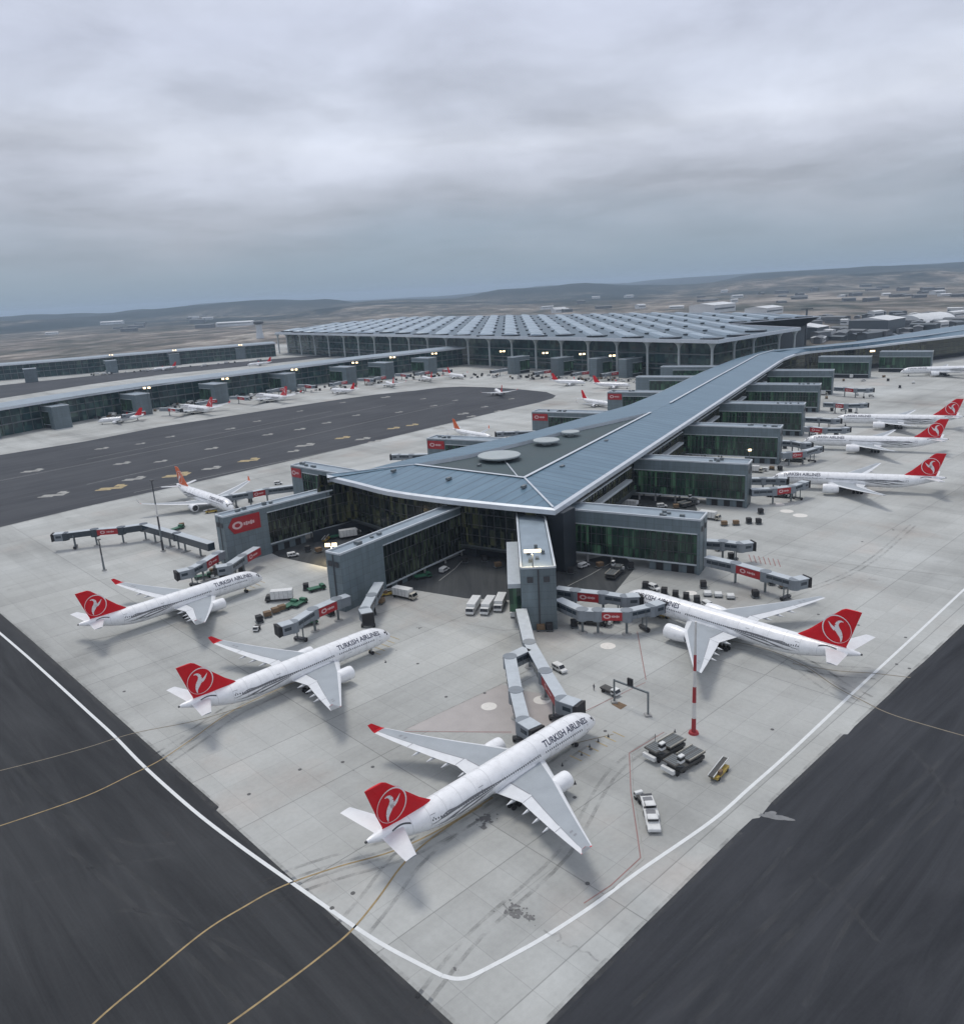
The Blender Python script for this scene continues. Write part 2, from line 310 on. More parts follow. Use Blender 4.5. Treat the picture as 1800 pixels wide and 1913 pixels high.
# concrete apron: slab grid, tonal patches, rubber and oil marks
AG=R(42.8)
def concrete():
    m=bpy.data.materials.new('apron_concrete'); m.use_nodes=True; t=m.node_tree; p=t.nodes['Principled BSDF']; l=t.links.new
    tx=N(t,'ShaderNodeTexCoord'); mp=N(t,'ShaderNodeMapping'); mp.inputs['Rotation'].default_value=(0,0,-AG); l(tx.outputs['Object'],mp.inputs[0])
    def brick(w_,h_,mort,c1,c2,cm):
        b=N(t,'ShaderNodeTexBrick',offset=0.,squash=1.,inp={'Scale':1.,'Mortar Size':mort,'Mortar Smooth':.4,'Bias':0.,'Brick Width':w_,'Row Height':h_})
        b.inputs['Color1'].default_value=(c1,c1,c1,1);b.inputs['Color2'].default_value=(c2,c2,c2,1);b.inputs['Mortar'].default_value=(cm,cm,cm,1)
        l(mp.outputs[0],b.inputs[0]); return b
    b1=brick(7.5,7.5,.07,.965,1.035,.80); b2=brick(90,22.5,.16,.93,1.06,.76)
    def noise(s,d,st=(1,1,1),ro=.6):
        q=N(t,'ShaderNodeMapping'); q.inputs['Scale'].default_value=st; l(mp.outputs[0],q.inputs[0])
        n=N(t,'ShaderNodeTexNoise',inp={'Scale':s,'Detail':d,'Roughness':ro}); l(q.outputs[0],n.inputs['Vector']); return n
    def mulc(a,b):
        v=N(t,'ShaderNodeVectorMath',operation='MULTIPLY'); l(a,v.inputs[0]); l(b,v.inputs[1]); return v.outputs[0]
    n1=noise(.012,6.); n2=noise(.05,7.,(1,.12,1)); n3=noise(.05,7.,(.15,1,1)); n4=noise(.9,6.); n5=noise(.022,5.)
    c=ramp(t,[(.32,(.310,.316,.302)),(.5,(.385,.394,.380)),(.68,(.435,.450,.440))]); l(n1.outputs[0],c.inputs[0])
    o=mulc(c.outputs[0],b1.outputs[0]); o=mulc(o,b2.outputs[0])
    for n,r in ((n2,[(.34,.80),(.5,1.),(.68,1.07)]),(n3,[(.34,.85),(.5,1.),(.68,1.06)]),(n4,[(.3,.95),(.6,1.03)])):
        q=ramp(t,r); l(n.outputs[0],q.inputs[0]); o=mulc(o,q.outputs[0])
    q=ramp(t,[(.56,(1,1,1)),(.72,(1.,.93,.90))]); l(n5.outputs[0],q.inputs[0]); o=mulc(o,q.outputs[0])
    # small dark stains
    v=N(t,'ShaderNodeTexVoronoi',inp={'Scale':.055,'Randomness':1.}); l(mp.outputs[0],v.inputs['Vector'])
    ns=noise(.35,4.); ad=N(t,'ShaderNodeMath',operation='MULTIPLY_ADD',inp={1:.25}); l(ns.outputs[0],ad.inputs[0]); l(v.outputs['Distance'],ad.inputs[2])
    q=ramp(t,[(.14,.80),(.22,1.)]); l(ad.outputs[0],q.inputs[0]); o=mulc(o,q.outputs[0])
    l(o,p.inputs['Base Color']); p.inputs['Roughness'].default_value=.82; p.inputs['Specular IOR Level'].default_value=.3
    return m
M['concrete']=concrete()
def asphalt(name,c1,c2,ang,strk=.025):
    m=bpy.data.materials.new(name); m.use_nodes=True; t=m.node_tree; p=t.nodes['Principled BSDF']; l=t.links.new
    tx=N(t,'ShaderNodeTexCoord'); mp=N(t,'ShaderNodeMapping'); mp.inputs['Rotation'].default_value=(0,0,-ang); l(tx.outputs['Object'],mp.inputs[0])
    q=N(t,'ShaderNodeMapping'); q.inputs['Scale'].default_value=(.07,1,1); l(mp.outputs[0],q.inputs[0])
    n=N(t,'ShaderNodeTexNoise',inp={'Scale':.16,'Detail':10.,'Roughness':.74,'Distortion':1.2}); l(q.outputs[0],n.inputs['Vector'])
    n2=N(t,'ShaderNodeTexNoise',inp={'Scale':.02,'Detail':6.}); l(mp.outputs[0],n2.inputs['Vector'])
    n3=N(t,'ShaderNodeTexNoise',inp={'Scale':1.6,'Detail':6.,'Roughness':.8}); l(mp.outputs[0],n3.inputs['Vector'])
    a=N(t,'ShaderNodeMath',operation='MULTIPLY_ADD',inp={1:.6}); l(n2.outputs[0],a.inputs[0]); l(n.outputs[0],a.inputs[2])
    a2=N(t,'ShaderNodeMath',operation='MULTIPLY_ADD',inp={1:.25}); l(n3.outputs[0],a2.inputs[0]); l(a.outputs[0],a2.inputs[2])
    r=ramp(t,[(.70,c1),(1.1,c2)]); r.color_ramp.elements[0].position=.62; r.color_ramp.elements[1].position=1.
    mr=N(t,'ShaderNodeMapRange',inp={1:.5,2:1.3}); l(a2.outputs[0],mr.inputs[0]); r.color_ramp.elements[0].position=.2; r.color_ramp.elements[1].position=.8
    l(mr.outputs[0],r.inputs[0])
    w=N(t,'ShaderNodeTexWave',wave_type='BANDS',bands_direction='Y',inp={'Scale':math.pi/10/4.5,'Distortion':1.2,'Detail':2.,'Detail Scale':.4}); l(mp.outputs[0],w.inputs[0])
    wr=N(t,'ShaderNodeMapRange',inp={3:1-strk,4:1+strk}); l(w.outputs[0],wr.inputs[0])
    s=N(t,'ShaderNodeVectorMath',operation='SCALE'); l(r.outputs[0],s.inputs[0]); l(wr.outputs[0],s.inputs['Scale'])
    l(s.outputs[0],p.inputs['Base Color']); p.inputs['Roughness'].default_value=.9; p.inputs['Specular IOR Level'].default_value=.12
    return m
M['asph_left']=asphalt('asphalt_left',(.022,.0235,.026),(.054,.0565,.060),R(132.8))
M['asph_right']=asphalt('asphalt_right',(.023,.025,.029),(.055,.058,.065),R(42.8))
M['asph_mid']=asphalt('asphalt_middle',(.042,.045,.052),(.082,.086,.094),R(47))
M['asph_cove']=asphalt('asphalt_cove',(.030,.033,.037),(.075,.08,.082),R(90))
M['stain']=mat('oil_stain',(.13,.13,.13),.7,noise=(.8,.35)); M['patch']=mat('concrete_patch',(.17,.175,.18),.8,noise=(.8,.25))
M['tint']=mat('restricted_area_paint',(.375,.352,.340),.8,noise=(.2,.10))
M['pale_spot']=mat('pale_spot',(.66,.64,.60),.7,noise=(1,.1)); M['lid']=mat('manhole_lid',(.085,.085,.085),.7)
def terrain_mat():
    m=bpy.data.materials.new('terrain'); m.use_nodes=True; t=m.node_tree; p=t.nodes['Principled BSDF']; l=t.links.new
    tx=N(t,'ShaderNodeTexCoord')
    def noise(s,d,dist=0.):
        n=N(t,'ShaderNodeTexNoise',inp={'Scale':s,'Detail':d,'Roughness':.62,'Distortion':dist}); l(tx.outputs['Object'],n.inputs['Vector']); return n
    mpp=N(t,'ShaderNodeMapping'); mpp.inputs['Scale'].default_value=(1,.55,1); l(tx.outputs['Object'],mpp.inputs[0])
    def noise(s,d,dist=0.):
        n=N(t,'ShaderNodeTexNoise',inp={'Scale':s,'Detail':d,'Roughness':.66,'Distortion':dist}); l(mpp.outputs[0],n.inputs['Vector']); return n
    a=noise(.0026,11.,.5); b=noise(.010,9.,.3); c=noise(.0007,7.,.4)
    r=ramp(t,[(.36,(.030,.045,.042)),(.44,(.060,.070,.062)),(.49,(.105,.098,.090)),(.54,(.165,.148,.130)),(.60,(.42,.39,.35)),(.645,(.125,.115,.10))]); l(a.outputs[0],r.inputs[0])
    r2=ramp(t,[(.40,(.035,.05,.048)),(.5,(.17,.15,.13)),(.6,(.42,.38,.35))]); l(b.outputs[0],r2.inputs[0])
    mx=N(t,'ShaderNodeMix',data_type='RGBA',inp={0:.38}); l(r.outputs[0],mx.inputs[6]); l(r2.outputs[0],mx.inputs[7])
    r3=ramp(t,[(.47,1.),(.56,0.)]); l(c.outputs[0],r3.inputs[0])
    sp=N(t,'ShaderNodeSeparateXYZ'); l(tx.outputs['Object'],sp.inputs[0]); mr=N(t,'ShaderNodeMapRange',inp={1:3600.,2:5200.}); l(sp.outputs[1],mr.inputs[0])
    mr4=N(t,'ShaderNodeMapRange',inp={1:5600.,2:7600.}); l(sp.outputs[1],mr4.inputs[0])
    mm=N(t,'ShaderNodeMath',operation='MAXIMUM'); l(r3.outputs[0],mm.inputs[0]); l(mr4.outputs[0],mm.inputs[1])
    mk=N(t,'ShaderNodeMath',operation='MULTIPLY'); l(mm.outputs[0],mk.inputs[0]); l(mr.outputs[0],mk.inputs[1])
    m2=N(t,'ShaderNodeMix',data_type='RGBA'); l(mk.outputs[0],m2.inputs[0]); l(mx.outputs[2],m2.inputs[6]); m2.inputs[7].default_value=(.022,.036,.040,1)
    l(m2.outputs[2],p.inputs['Base Color']); p.inputs['Roughness'].default_value=.95; p.inputs['Specular IOR Level'].default_value=.1
    return m
M['terrain']=terrain_mat()
# ------------------------------------------------------------------ ground
def terrain():
    from mathutils import noise as nz
    ys=[-600,0,400,800,1200,1600,2000,2300,2600,2900,3200,3500,3800,4100,4400,4700,5000,5300,5600,5900,6200,6600,7200,7800,8400,9000,9600,10300,11000,12000,13000,14500,16000,18000,20000]
    mb=MB(); rows=[]
    for y in ys:
        wd=1600+max(y,0)*.85; row=[]
        for k in range(121):
            x=-wd+2*wd*k/120
            h=-.25
            if y>2700:
                a=min(1,(y-2700)/2000)
                h+=a*(12*nz.noise(Vector((x*.0011,y*.0014,1)))+5*nz.noise(Vector((x*.004,y*.004,5)))-5)
            for (y0,y1,am,se,fx) in ((4700,6200,62,9,.00055),(6600,8600,175,23,.00042),(11500,15000,200,31,.00024)):
                if y>y0:
                    a=math.sin(math.pi*min(1,(y-y0)/(2*(y1-y0)))); m_=nz.noise(Vector((x*fx,y*.00008,se)))*1.7+.30+.30*nz.noise(Vector((x*fx*5,y*.0004,se+3)))
                    h+=am*a*max(0,m_)
            row.append((x,y,min(h,h*.26+78,128)))
        rows.append(row)
    mb.rings(rows,cap=False,closed=False)
    return tag(mb.build('terrain',M['terrain'],smooth=True),kind='structure')
terrain()
Z1,Z2,Z3,Z4,Z5=.0,.008,.016,.030,.040
def sheet(name,pts,z,m,label=None):
    mb=MB(); bm=bmesh.new(); vs=[bm.verts.new((p[0],p[1],z)) for p in pts]; f=bm.faces.new(vs); bmesh.ops.recalc_face_normals(bm,faces=[f])
    if f.normal.z<0: f.normal_flip()
    bmesh.ops.triangulate(bm,faces=[f]); me=bpy.data.meshes.new(name); bm.to_mesh(me); bm.free(); me.materials.append(m)
    o=bpy.data.objects.new(name,me); col.objects.link(o); return tag(o,label,kind='structure')
e1=Vector((math.cos(AG),math.sin(AG),0)); e2=Vector((-e1.y,e1.x,0))
sheet('apron',[(-60,20),(140,20),(1400,1000),at(1900,640),at(1700,640),at(1500,648),at(900,652),at(515,642),at(162,669),at(-80,690),(-1500,900),(-900,100),(-300,40)],Z1,M['concrete'])
sheet('taxiway_far',[at(*p) for p in ((-80,757),(162,719),(300,700),(480,682),(640,664),(640,660),(480,673),(300,689),(162,703),(-80,728))],Z2,M['asph_mid'])
# asphalt on the left of the apron, with the small steps of its edge
lp=[at(1500,2500),at(960,2018)]+[at(*p) for p in ((755,1830),(640,1728),(545,1642),(404,1514),(409,1508),(300,1412),(162,1288),(60,1197),(-60,1094),(-260,935))]
o_=[Vector((-420,420,0)),Vector((-1300,-100,0)),Vector((-800,-200,0)),Vector((100,-100,0))]
sheet('taxiway_left',lp+o_,Z2,M['asph_left'])
rp=[at(*p) for p in ((940,1995),(1100,1831),(1190,1741),(1380,1553),(1405,1530),(1418,1528),(1440,1500),(1500,1443),(1575,1372),(1583,1372),(1596,1357),(1660,1298),(1700,1258),(1726,1236),(1800,1166),(1990,990))]
sheet('taxiway_right',rp+[Vector((700,420,0)),Vector((700,-100,0)),Vector((0,-100,0))],Z3,M['asph_right'])
mid=[at(*p) for p in ((-300,1050),(0,985),(162,946),(400,893),(650,836),(900,776),(960,762),(1005,752),(1032,744),(1038,739),(1020,732),(980,728),(940,725),(900,723),(860,722),(820,724),(780,729),(700,737),(600,751),(500,766),(300,797),(162,824),(0,850),(-200,884))]
sheet('taxiway_middle',mid,Z2,M['asph_mid'])
# asphalt service yards between the fingers
sheet('service_yard',[at(*p) for p in ((720,1090),(742,1082),(850,1040),(945,1000),(1000,1060),(1000,1110),(968,1122),(870,1118),(760,1100))],Z2,M['asph_cove'])
sheet('service_yard',[at(*p) for p in ((1040,1060),(1160,1030),(1185,1062),(1148,1107),(1035,1098),(1015,1075))],Z2,M['asph_cove'])
sheet('service_yard',[at(*p) for p in ((1150,975),(1180,925),(1290,930),(1302,952),(1290,985),(1180,985))],Z2,M['asph_cove'])
sheet('service_yard',[at(*p) for p in ((500,1030),(660,960),(700,1000),(610,1060),(520,1040))],Z2,M['asph_cove'])
sheet('service_yard',[at(*p) for p in ((100,1600),(101,1600),(101,1601))],-5,M['asph_cove']) if False else None
# tinted restricted area beside the front jet bridges
sheet('restricted_area',[at(*p) for p in ((758,1363),(935,1278),(975,1290),(1040,1300),(1040,1375),(958,1372))],Z2,M['tint'])
sheet('restricted_area',[at(*p) for p in ((1045,1180),(1180,1150),(1200,1180),(1205,1270),(1090,1340),(1040,1240))],Z2,M['tint']) if False else None
def rubber(name='rubber_marks',c=(.07,.07,.068),amt=.42,sc_=.22):
    m=bpy.data.materials.new(name); m.use_nodes=True; t=m.node_tree; p=t.nodes['Principled BSDF']; l=t.links.new
    p.inputs['Base Color'].default_value=(*c,1); p.inputs['Roughness'].default_value=.8
    tx=N(t,'ShaderNodeTexCoord'); n=N(t,'ShaderNodeTexNoise',inp={'Scale':sc_,'Detail':7.,'Roughness':.7}); l(tx.outputs['Object'],n.inputs['Vector'])
    r=ramp(t,[(.40,0.),(.75,amt)]); l(n.outputs[0],r.inputs[0]); l(r.outputs[0],p.inputs['Alpha']); return m
M['rubber']=rubber()
M['scuff']=rubber('pale_scuffs',(.16,.16,.155),.16,.12); M['edge_dirt']=rubber('edge_dirt',(.13,.13,.125),.40,.25)
# lines
def line(name,pts,wd,m,z=Z4,n=6,sm=True):
    P=[at(*p) for p in pts]
    if sm and len(P)>2: P=smoothline(P,n)
    mb=MB(); mb.ribbon(P,wd,z); return tag(mb.build(name,m),kind='structure')
line('edge_line_white',[(-120,1082),(20,1200),(90,1262),(162,1328),(213,1375),(270,1433),(360,1513),(443,1577),(543,1648),(660,1730),(720,1768),(780,1800),(825,1823)],.75,M['p_white'])
line('edge_line_white',[(825,1823),(850,1829),(875,1826),(905,1812)],.75,M['p_white'])
line('edge_line_white',[(905,1812),(960,1783),(1020,1749),(1110,1690),(1192,1629),(1329,1534),(1400,1472),(1481,1400),(1605,1283),(1727,1170),(1820,1083),(1960,955)],.75,M['p_white'])
for pts,wd in (([(404,1516),(545,1644),(640,1730),(755,1832),(960,2018)],1.6),([(-60,1094),(162,1289),(300,1413),(404,1508)],1.6),([(940,1995),(1100,1832),(1190,1742),(1380,1554)],1.5),([(1440,1501),(1500,1444),(1575,1373)],1.5),([(1596,1358),(1700,1259),(1800,1167)],1.5),([(-300,1051),(0,986),(162,947),(400,894),(650,837),(900,777)],1.8)):
    line('edge_dirt',pts,wd,M['edge_dirt'],.018,sm=False)
for pts,wd in (([(1250,1900),(1400,1760),(1560,1600),(1760,1420)],.5),([(1300,1910),(1450,1770),(1620,1610),(1800,1450)],.5),([(1500,1880),(1600,1700),(1720,1560),(1850,1440)],.4),([(1180,1880),(1330,1740),(1480,1580)],.35),([(0,1400),(120,1520),(300,1680),(520,1880)],.5),([(-20,1440),(100,1560),(280,1720),(470,1900)],.5),([(120,1750),(250,1700),(420,1760),(560,1850)],.4),([(60,1650),(180,1620),(320,1600),(420,1560)],.35),([(1640,1350),(1720,1420),(1800,1520)],.5),([(1450,1600),(1550,1660),(1640,1760)],.4),([(200,1560),(260,1580),(330,1575)],.5)):
    line('tyre_scuff',pts,wd*2.2,M['scuff'],.024)
line('taxi_line_yellow',[(60,2030),(180,1908),(275,1828),(380,1742),(455,1695),(530,1655),(630,1620),(735,1590),(830,1545),(920,1490)],.36,M['p_yellow'])
line('taxi_line_yellow',[(290,2010),(440,1905),(545,1828),(600,1786),(655,1740),(705,1680),(757,1610),(820,1556),(900,1505)],.36,M['p_yellow'])
line('taxi_line_yellow',[(-90,1572),(40,1530),(162,1487),(240,1450),(300,1420),(360,1380),(440,1325),(560,1270)],.32,M['p_yellow'])
line('taxi_line_yellow',[(-90,1462),(60,1425),(162,1397),(250,1370),(360,1348),(450,1322)],.28,M['p_yellow2'])
line('taxi_line_dark',[(1330,1190),(1430,1213),(1500,1243),(1560,1283),(1610,1309),(1660,1333),(1740,1358),(1850,1388),(1960,1412)],.34,M['p_yellow2'])
line('taxi_line_dark',[(1480,1240),(1560,1253),(1630,1258),(1700,1266)],.34,M['p_yellow2'])
line('stand_line_red',[(1240,1368),(1175,1407),(1178,1480),(1190,1560),(1196,1603),(1140,1655),(1090,1688)],.22,M['p_red'],sm=False)
line('stand_line_red',[(1245,1370),(1180,1410),(1183,1480),(1196,1560),(1203,1605),(1145,1660),(1095,1693)],.16,M['p_pale'],sm=False)
line('stand_line_red',[(1190,1180),(1206,1270)],.25,M['p_red'],sm=False)
line('stand_line_red',[(1205,1275),(1090,1330),(1060,1350)],.22,M['p_red'],sm=False)
line('stand_line_pale',[(750,1366),(935,1279),(1000,1245)],.3,M['p_pale'],sm=False)
line('stand_line_pale',[(755,1367),(955,1368)],.25,M['p_red'],sm=False)
line('stand_line_pale',[(870,1165),(940,1178),(1175,1160)],.3,M['p_pale'],sm=False)
line('lane_line_pale',[(1240,1024),(1300,1012),(1500,1045),(1726,1070),(1850,1084)],.25,M['p_pale'],sm=False)
line('lane_line_pale',[(1060,1095),(1100,1075),(1140,1052)],.35,M['p_pale'],sm=False)
line('lane_line_pale',[(820,1085),(850,1062),(870,1040)],.35,M['p_pale'],sm=False)
line('stand_line_yellow',[(1035,1398),(1145,1372)],.3,M['p_yellow2'],sm=False)
for k in range(7):
    a=(1398+k*9,1036+k*1.5); line('stand_mark_red',[a,(a[0]+5,a[1]+14)],.35,M['p_red'],sm=False)
for k in range(6):
    a=(1064+k*16,1412-k*9); line('stop_mark_yellow',[a,(a[0]+22,a[1]+10)],.3,M['p_ochre'],sm=False)
for k in range(5):
    a=(688+k*9,1215-k*7); line('stop_mark_yellow',[a,(a[0]+22,a[1]+8)],.3,M['p_ochre'],sm=False)
for k in range(4):
    a=(452+k*9,1098-k*5); line('stop_mark_yellow',[a,(a[0]+16,a[1]+6)],.3,M['p_ochre'],sm=False)
for a,b in (((162,905),(850,752)),((0,898),(400,820)),((400,820),(720,757)),((162,858),(620,768)),((250,920),(640,838))):
    line('taxi_line_white',[a,b],.5,M['p_pale'],sm=False)
# ground stand markings in the middle taxiway (yellow and white panels)
for i,(x,y,s) in enumerate(((208,912,1.5),(465,860,1.3),(570,832,1.3),(330,888,1.5),(640,818,1.1),(678,820,1.1),(735,800,1.),(770,794,1.),(548,843,.8),(430,801,.8),(560,802,.9),(318,816,.7),(262,829,.7),(865,773,1.),(880,778,.8),(720,742,1.),(480,787,.7),(190,838,.9),(228,866,1.),(300,862,.8),(395,838,.9),(500,812,.8),(610,790,.8),(665,776,.7),(745,770,.7),(810,758,.7),(850,748,.6),(905,760,.7),(955,745,.6),(790,745,.6),(640,752,.6),(560,768,.6),(700,825,1.),(820,800,.9),(930,768,.7),(590,856,.9),(395,875,1.1),(250,895,1.2),(100,925,1.4),(60,880,1.2))):
    c=at(x,y); mb=MB(); u=Vector((1,.05,0)); v=Vector((-.05,1,0))
    for (a,b,ww,hh) in ((0,0,9,2.2),(1.5,3.4,3,3),(-2.2,-1.8,6,1.2),(3.6,2.2,2.4,2.2)):
        q=c+u*a*s+v*b*s*1.3; mb.quad(*[(q.x+sx*ww*s/2,q.y+sy*hh*s*.65,Z4+.0) for sx,sy in ((-1,-1),(1,-1),(1,1),(-1,1))]); 
        for k in range(4): mb.v[-1-k].z=Z4+ (.004 if b>3 else .008 if b<0 else .012 if b>2 else 0)
    tag(mb.build('stand_marking',M['p_ochre'] if i<8 and i%3!=2 else M['p_pale']),kind='structure')

for pts,offs in ((((455,1695),(530,1655),(630,1620),(735,1590),(830,1545),(920,1490),(1000,1435),(1075,1385)),(-3.2,-1.,.9,3.4)),(((655,1740),(705,1680),(757,1610),(820,1556),(900,1505)),(-3.,3.)),(((300,1420),(360,1380),(440,1325),(560,1270),(640,1225),(700,1195)),(-3.1,-.7,.9,3.2)),(((162,1205),(250,1185),(350,1150),(460,1100)),(-3,3.2)),(((1230,1140),(1330,1190),(1430,1213),(1500,1243),(1560,1283),(1610,1309)),(-3.4,-.9,1.,3.5)),(((1480,1240),(1560,1253),(1630,1258)),(-3,3)),(((780,1900),(900,1750),(1060,1600),(1150,1450),(1240,1380)),(0,2.1)),(((1700,980),(1600,1060),(1450,1120)),(0,2.))):
    P=smoothline([at(*q) for q in pts],5)
    for i_,of in enumerate(offs):
        Q=[]
        for a_,b_ in zip(P,P[1:]+[P[-1]*2-P[-2]]):
            d=(b_-a_).normalized(); Q.append(a_+Vector((-d.y,d.x,0))*of)
        mb=MB(); mb.ribbon(Q,.75,.022+.0012*i_); tag(mb.build('tyre_mark',M['rubber']),kind='structure')
def blob(name,c,rx,ry,m,z,ang=0,n=22,jag=.25,seed=0):
    rnd=random.Random(seed); P=[]
    for k in range(n):
        t=2*math.pi*k/n; r=1+rnd.uniform(-jag,jag); x,y=rx*r*math.cos(t),ry*r*math.sin(t)
        P.append((c.x+x*math.cos(ang)-y*math.sin(ang),c.y+x*math.sin(ang)+y*math.cos(ang)))
    return sheet(name,P,z,m)
def stain(name,cx,cy,spread,n,m,seed,elong=1.,ang=0.):
    # a stain made of many overlapping drops that spread from its middle, one sheet
    rnd=random.Random(seed); c=at(cx,cy); mb=MB()
    for k in range(n):
        d=abs(rnd.gauss(0,.5)); t=rnd.uniform(0,2*math.pi); x,y=d*spread*elong*math.cos(t),d*spread*math.sin(t)
        x,y=x*math.cos(ang)-y*math.sin(ang),x*math.sin(ang)+y*math.cos(ang); r=spread*rnd.uniform(.12,.34)*(1.1-min(1,d)*.8)
        P=[]; 
        for q in range(9):
            th_=2*math.pi*q/9; rr=r*rnd.uniform(.7,1.3); P.append((c.x+x+rr*math.cos(th_),c.y+y+rr*math.sin(th_),Z5+.0006*k))
        mb.quad(*P)
    return tag(mb.build(name,m),kind='structure')
for i,(x,y,sp_,n,e,an) in enumerate(((910,1530,2.0,34,1.5,.2),(903,1547,1.3,18,.6,1.),(962,1702,2.,26,1.6,-.5),(988,1712,1.2,12,1.8,-.6),(850,1812,.8,9,1,0),(785,1173,1.1,9,2.,.1),(740,1215,.5,5,1,0),(660,1440,.4,4,1,0))):
    stain('oil_stain',x,y,sp_,n,M['stain'],i+3,e,an)
for j,pts in enumerate((((1015,1738),(1030,1748),(1044,1744),(1047,1755),(1040,1760)),((1050,1762),(1062,1770),(1075,1768),(1085,1778),(1098,1780),(1108,1790),(1118,1797)),((940,1690),(950,1700),(968,1700),(980,1696)))):
    line('tyre_mark',pts,.34,M['rubber'],Z5+.03)
for i,(x,y,r) in enumerate(((913,1320,2.),(1012,1308,2.2),(1135,1207,2.2),(1290,1108,2.),(1180,1322,.1),(1454,942,2.5),(1469,955,2.8),(1494,963,3.))):
    blob('painted_spot',at(x,y),r,r,M['pale_spot'],Z5,jag=.0,seed=i)
blob('concrete_patch',at(1450,1527),3.,.75,M['patch'],Z5,R(-20),jag=.15,n=30); blob('concrete_patch',at(1438,1520),1.3,.6,M['patch'],Z5+.004,R(10),jag=.2,n=20,seed=3)
stain('tar_patch',310,1560,1.5,14,M['dark'],5,1.4,.3)
sheet('brown_mat',[at(*p) for p in ((1142,1316),(1155,1311),(1171,1318),(1159,1326))],Z5,M['brown'])
for i,(x,y) in enumerate(((560,1438),(465,1484),(232,1292),(833,1302),(1442,1363),(659,1669),(620,1697),(1097,1651),(1528,1148),(1603,1168),(1691,1191),(1674,1241),(1698,1249),(1130,1366),(1103,1400),(696,1433),(640,1424),(1070,1465),(1073,1490),(905,1295),(780,1240),(1610,1012),(1668,990),(1330,1180))):
    mb=MB(); c=at(x,y); mb.prism([(c.x+.42*math.cos(t),c.y+.42*math.sin(t)) for t in [k*math.pi/5 for k in range(10)]],.0,.05)
    tag(mb.build('drain_cover',M['lid']),'small round dark drain cover set in the pale concrete apron','drain cover','drain covers in the apron')
# ------------------------------------------------------------------ pier building in the middle
EZ,FZ,RZ=24.5,22.3,27.4
Eend=smoothline([at(*p,22.5) for p in ((611,895),(670,909),(730,924),(820,937),(910,947),(970,953),(1033,959))],3)
Ert=[at(*p,22.5) for p in ((1033,959),(1139,891),(1289,797),(1402,706.5),(1461,673.5))]
ax=(Ert[-1]-Ert[0]).normalized()
Ert=[Ert[0]+ax*((p-Ert[0]).dot(ax)) for p in Ert]+[at(*p,22.5) for p in ((1484,664.5),(1512,659.5),(1560,655),(1632,648.5),(1727,637),(1830,625))]
Ebk=[at(*p,24.5) for p in ((611,893),(667,882),(748,861),(873,833),(993,807),(1100,777),(1173,757),(1227,735),(1317,692),(1370,671),(1422,656),(1455,652),(1500,648),(1599,638),(1727,617),(1830,602))]
rid=[at(*p,27.) for p in ((979,895),(1140,811),(1215,772),(1251,755),(1337,706.5),(1415,664),(1445,655),(1500,652),(1600,643),(1727,628),(1830,613))]
rec=[at(*p,27.) for p in ((775,870),(880,851),(1000,822),(1060,806),(1120,793),(1215,772))]
RA,RC=rec[0],rid[0]
def zz(p,z): return Vector((p[0],p[1],z))
pier=thing('pier_terminal','long blue grey roofed airport pier with an arrowhead end in the middle','terminal building',(26,277,0))
def loft2(mb,A,B,n,za,zb):
    a=resample(A,n); b=resample(B,n)
    for i in range(n-1): mb.quad(zz(a[i],za),zz(a[i+1],za),zz(b[i+1],zb),zz(b[i],zb))
mb=MB(); loft2(mb,Ert,rid,28,EZ,RZ); o=mb.build('roof',M['roof'],pier,True)
mb=MB(); loft2(mb,Eend,[RA,RC],14,EZ,RZ); mb.build('roof',M['roof_front'],pier,True)
mb=MB(); loft2(mb,Ebk[:8],rec+[rid[2]],24,EZ,RZ); loft2(mb,Ebk[7:],rid[2:],20,EZ,RZ); mb.build('roof',M['roof'],pier,True)
# recess with its membrane floor and kerb
rp_=[rec[0]]+[RC,rid[1],rid[2]]+rec[-2:0:-1]
mb=MB(); mb.quad(*[zz(p,26.0) for p in rp_]); rf=mb.build('roof_recess',M['recess'],pier,True)
mb=MB()
for a,b in zip(rp_,rp_[1:]+rp_[:1]): mb.quad(zz(a,25.9),zz(b,25.9),zz(b,27.75),zz(a,27.75))
mb.ribbon([zz(p,27.8) for p in rp_[:4]],1.5,27.8)
mb.build('kerb',M['roof_edge'],rf,True)
a=zz(RC,RZ+.25); b=zz(Eend[-1],EZ+.3); mb=MB(); mb.beam(a,b,.7,.35); mb.build('ridge_cap',M['roof_edge'],pier,True)
mb=MB(); mb.beam(zz(RA,RZ+.2),zz(Eend[0],EZ+.2),.5,.3); mb.build('ridge_cap',M['roof_edge'],pier,True)
mb=MB(); q_=rid[3:]; mb.rings([[zz(p,RZ+.3)+Vector((-sy*.65*ax.y,sy*.65*ax.x,sz)) for sy,sz in ((-1,0),(1,0),(1,.35),(-1,.35))] for p in q_]); mb.build('ridge_cap',M['roof_edge'],pier,True)
mb=MB()
q0=at(943,862,26.); q1=at(968,893,26.); mb.beam(zz(q0,26.2),zz(q1,26.2),.4,.4)
mb.build('ridge_cap',M['roof_edge'],pier,True)
for x,y,s in ((735,882,2.6),(838,897,3.),(978,912,3.),(1050,874,2.8),(895,870,2.),(1132,826,2.6)):
    c=at(x,y,26.2); mb=MB(); mb.box((c.x,c.y,26.9 if y!=870 else 26.5),(s,1.3,.9),PU); mb.build('roof_hatch',M['steel'],pier,True)
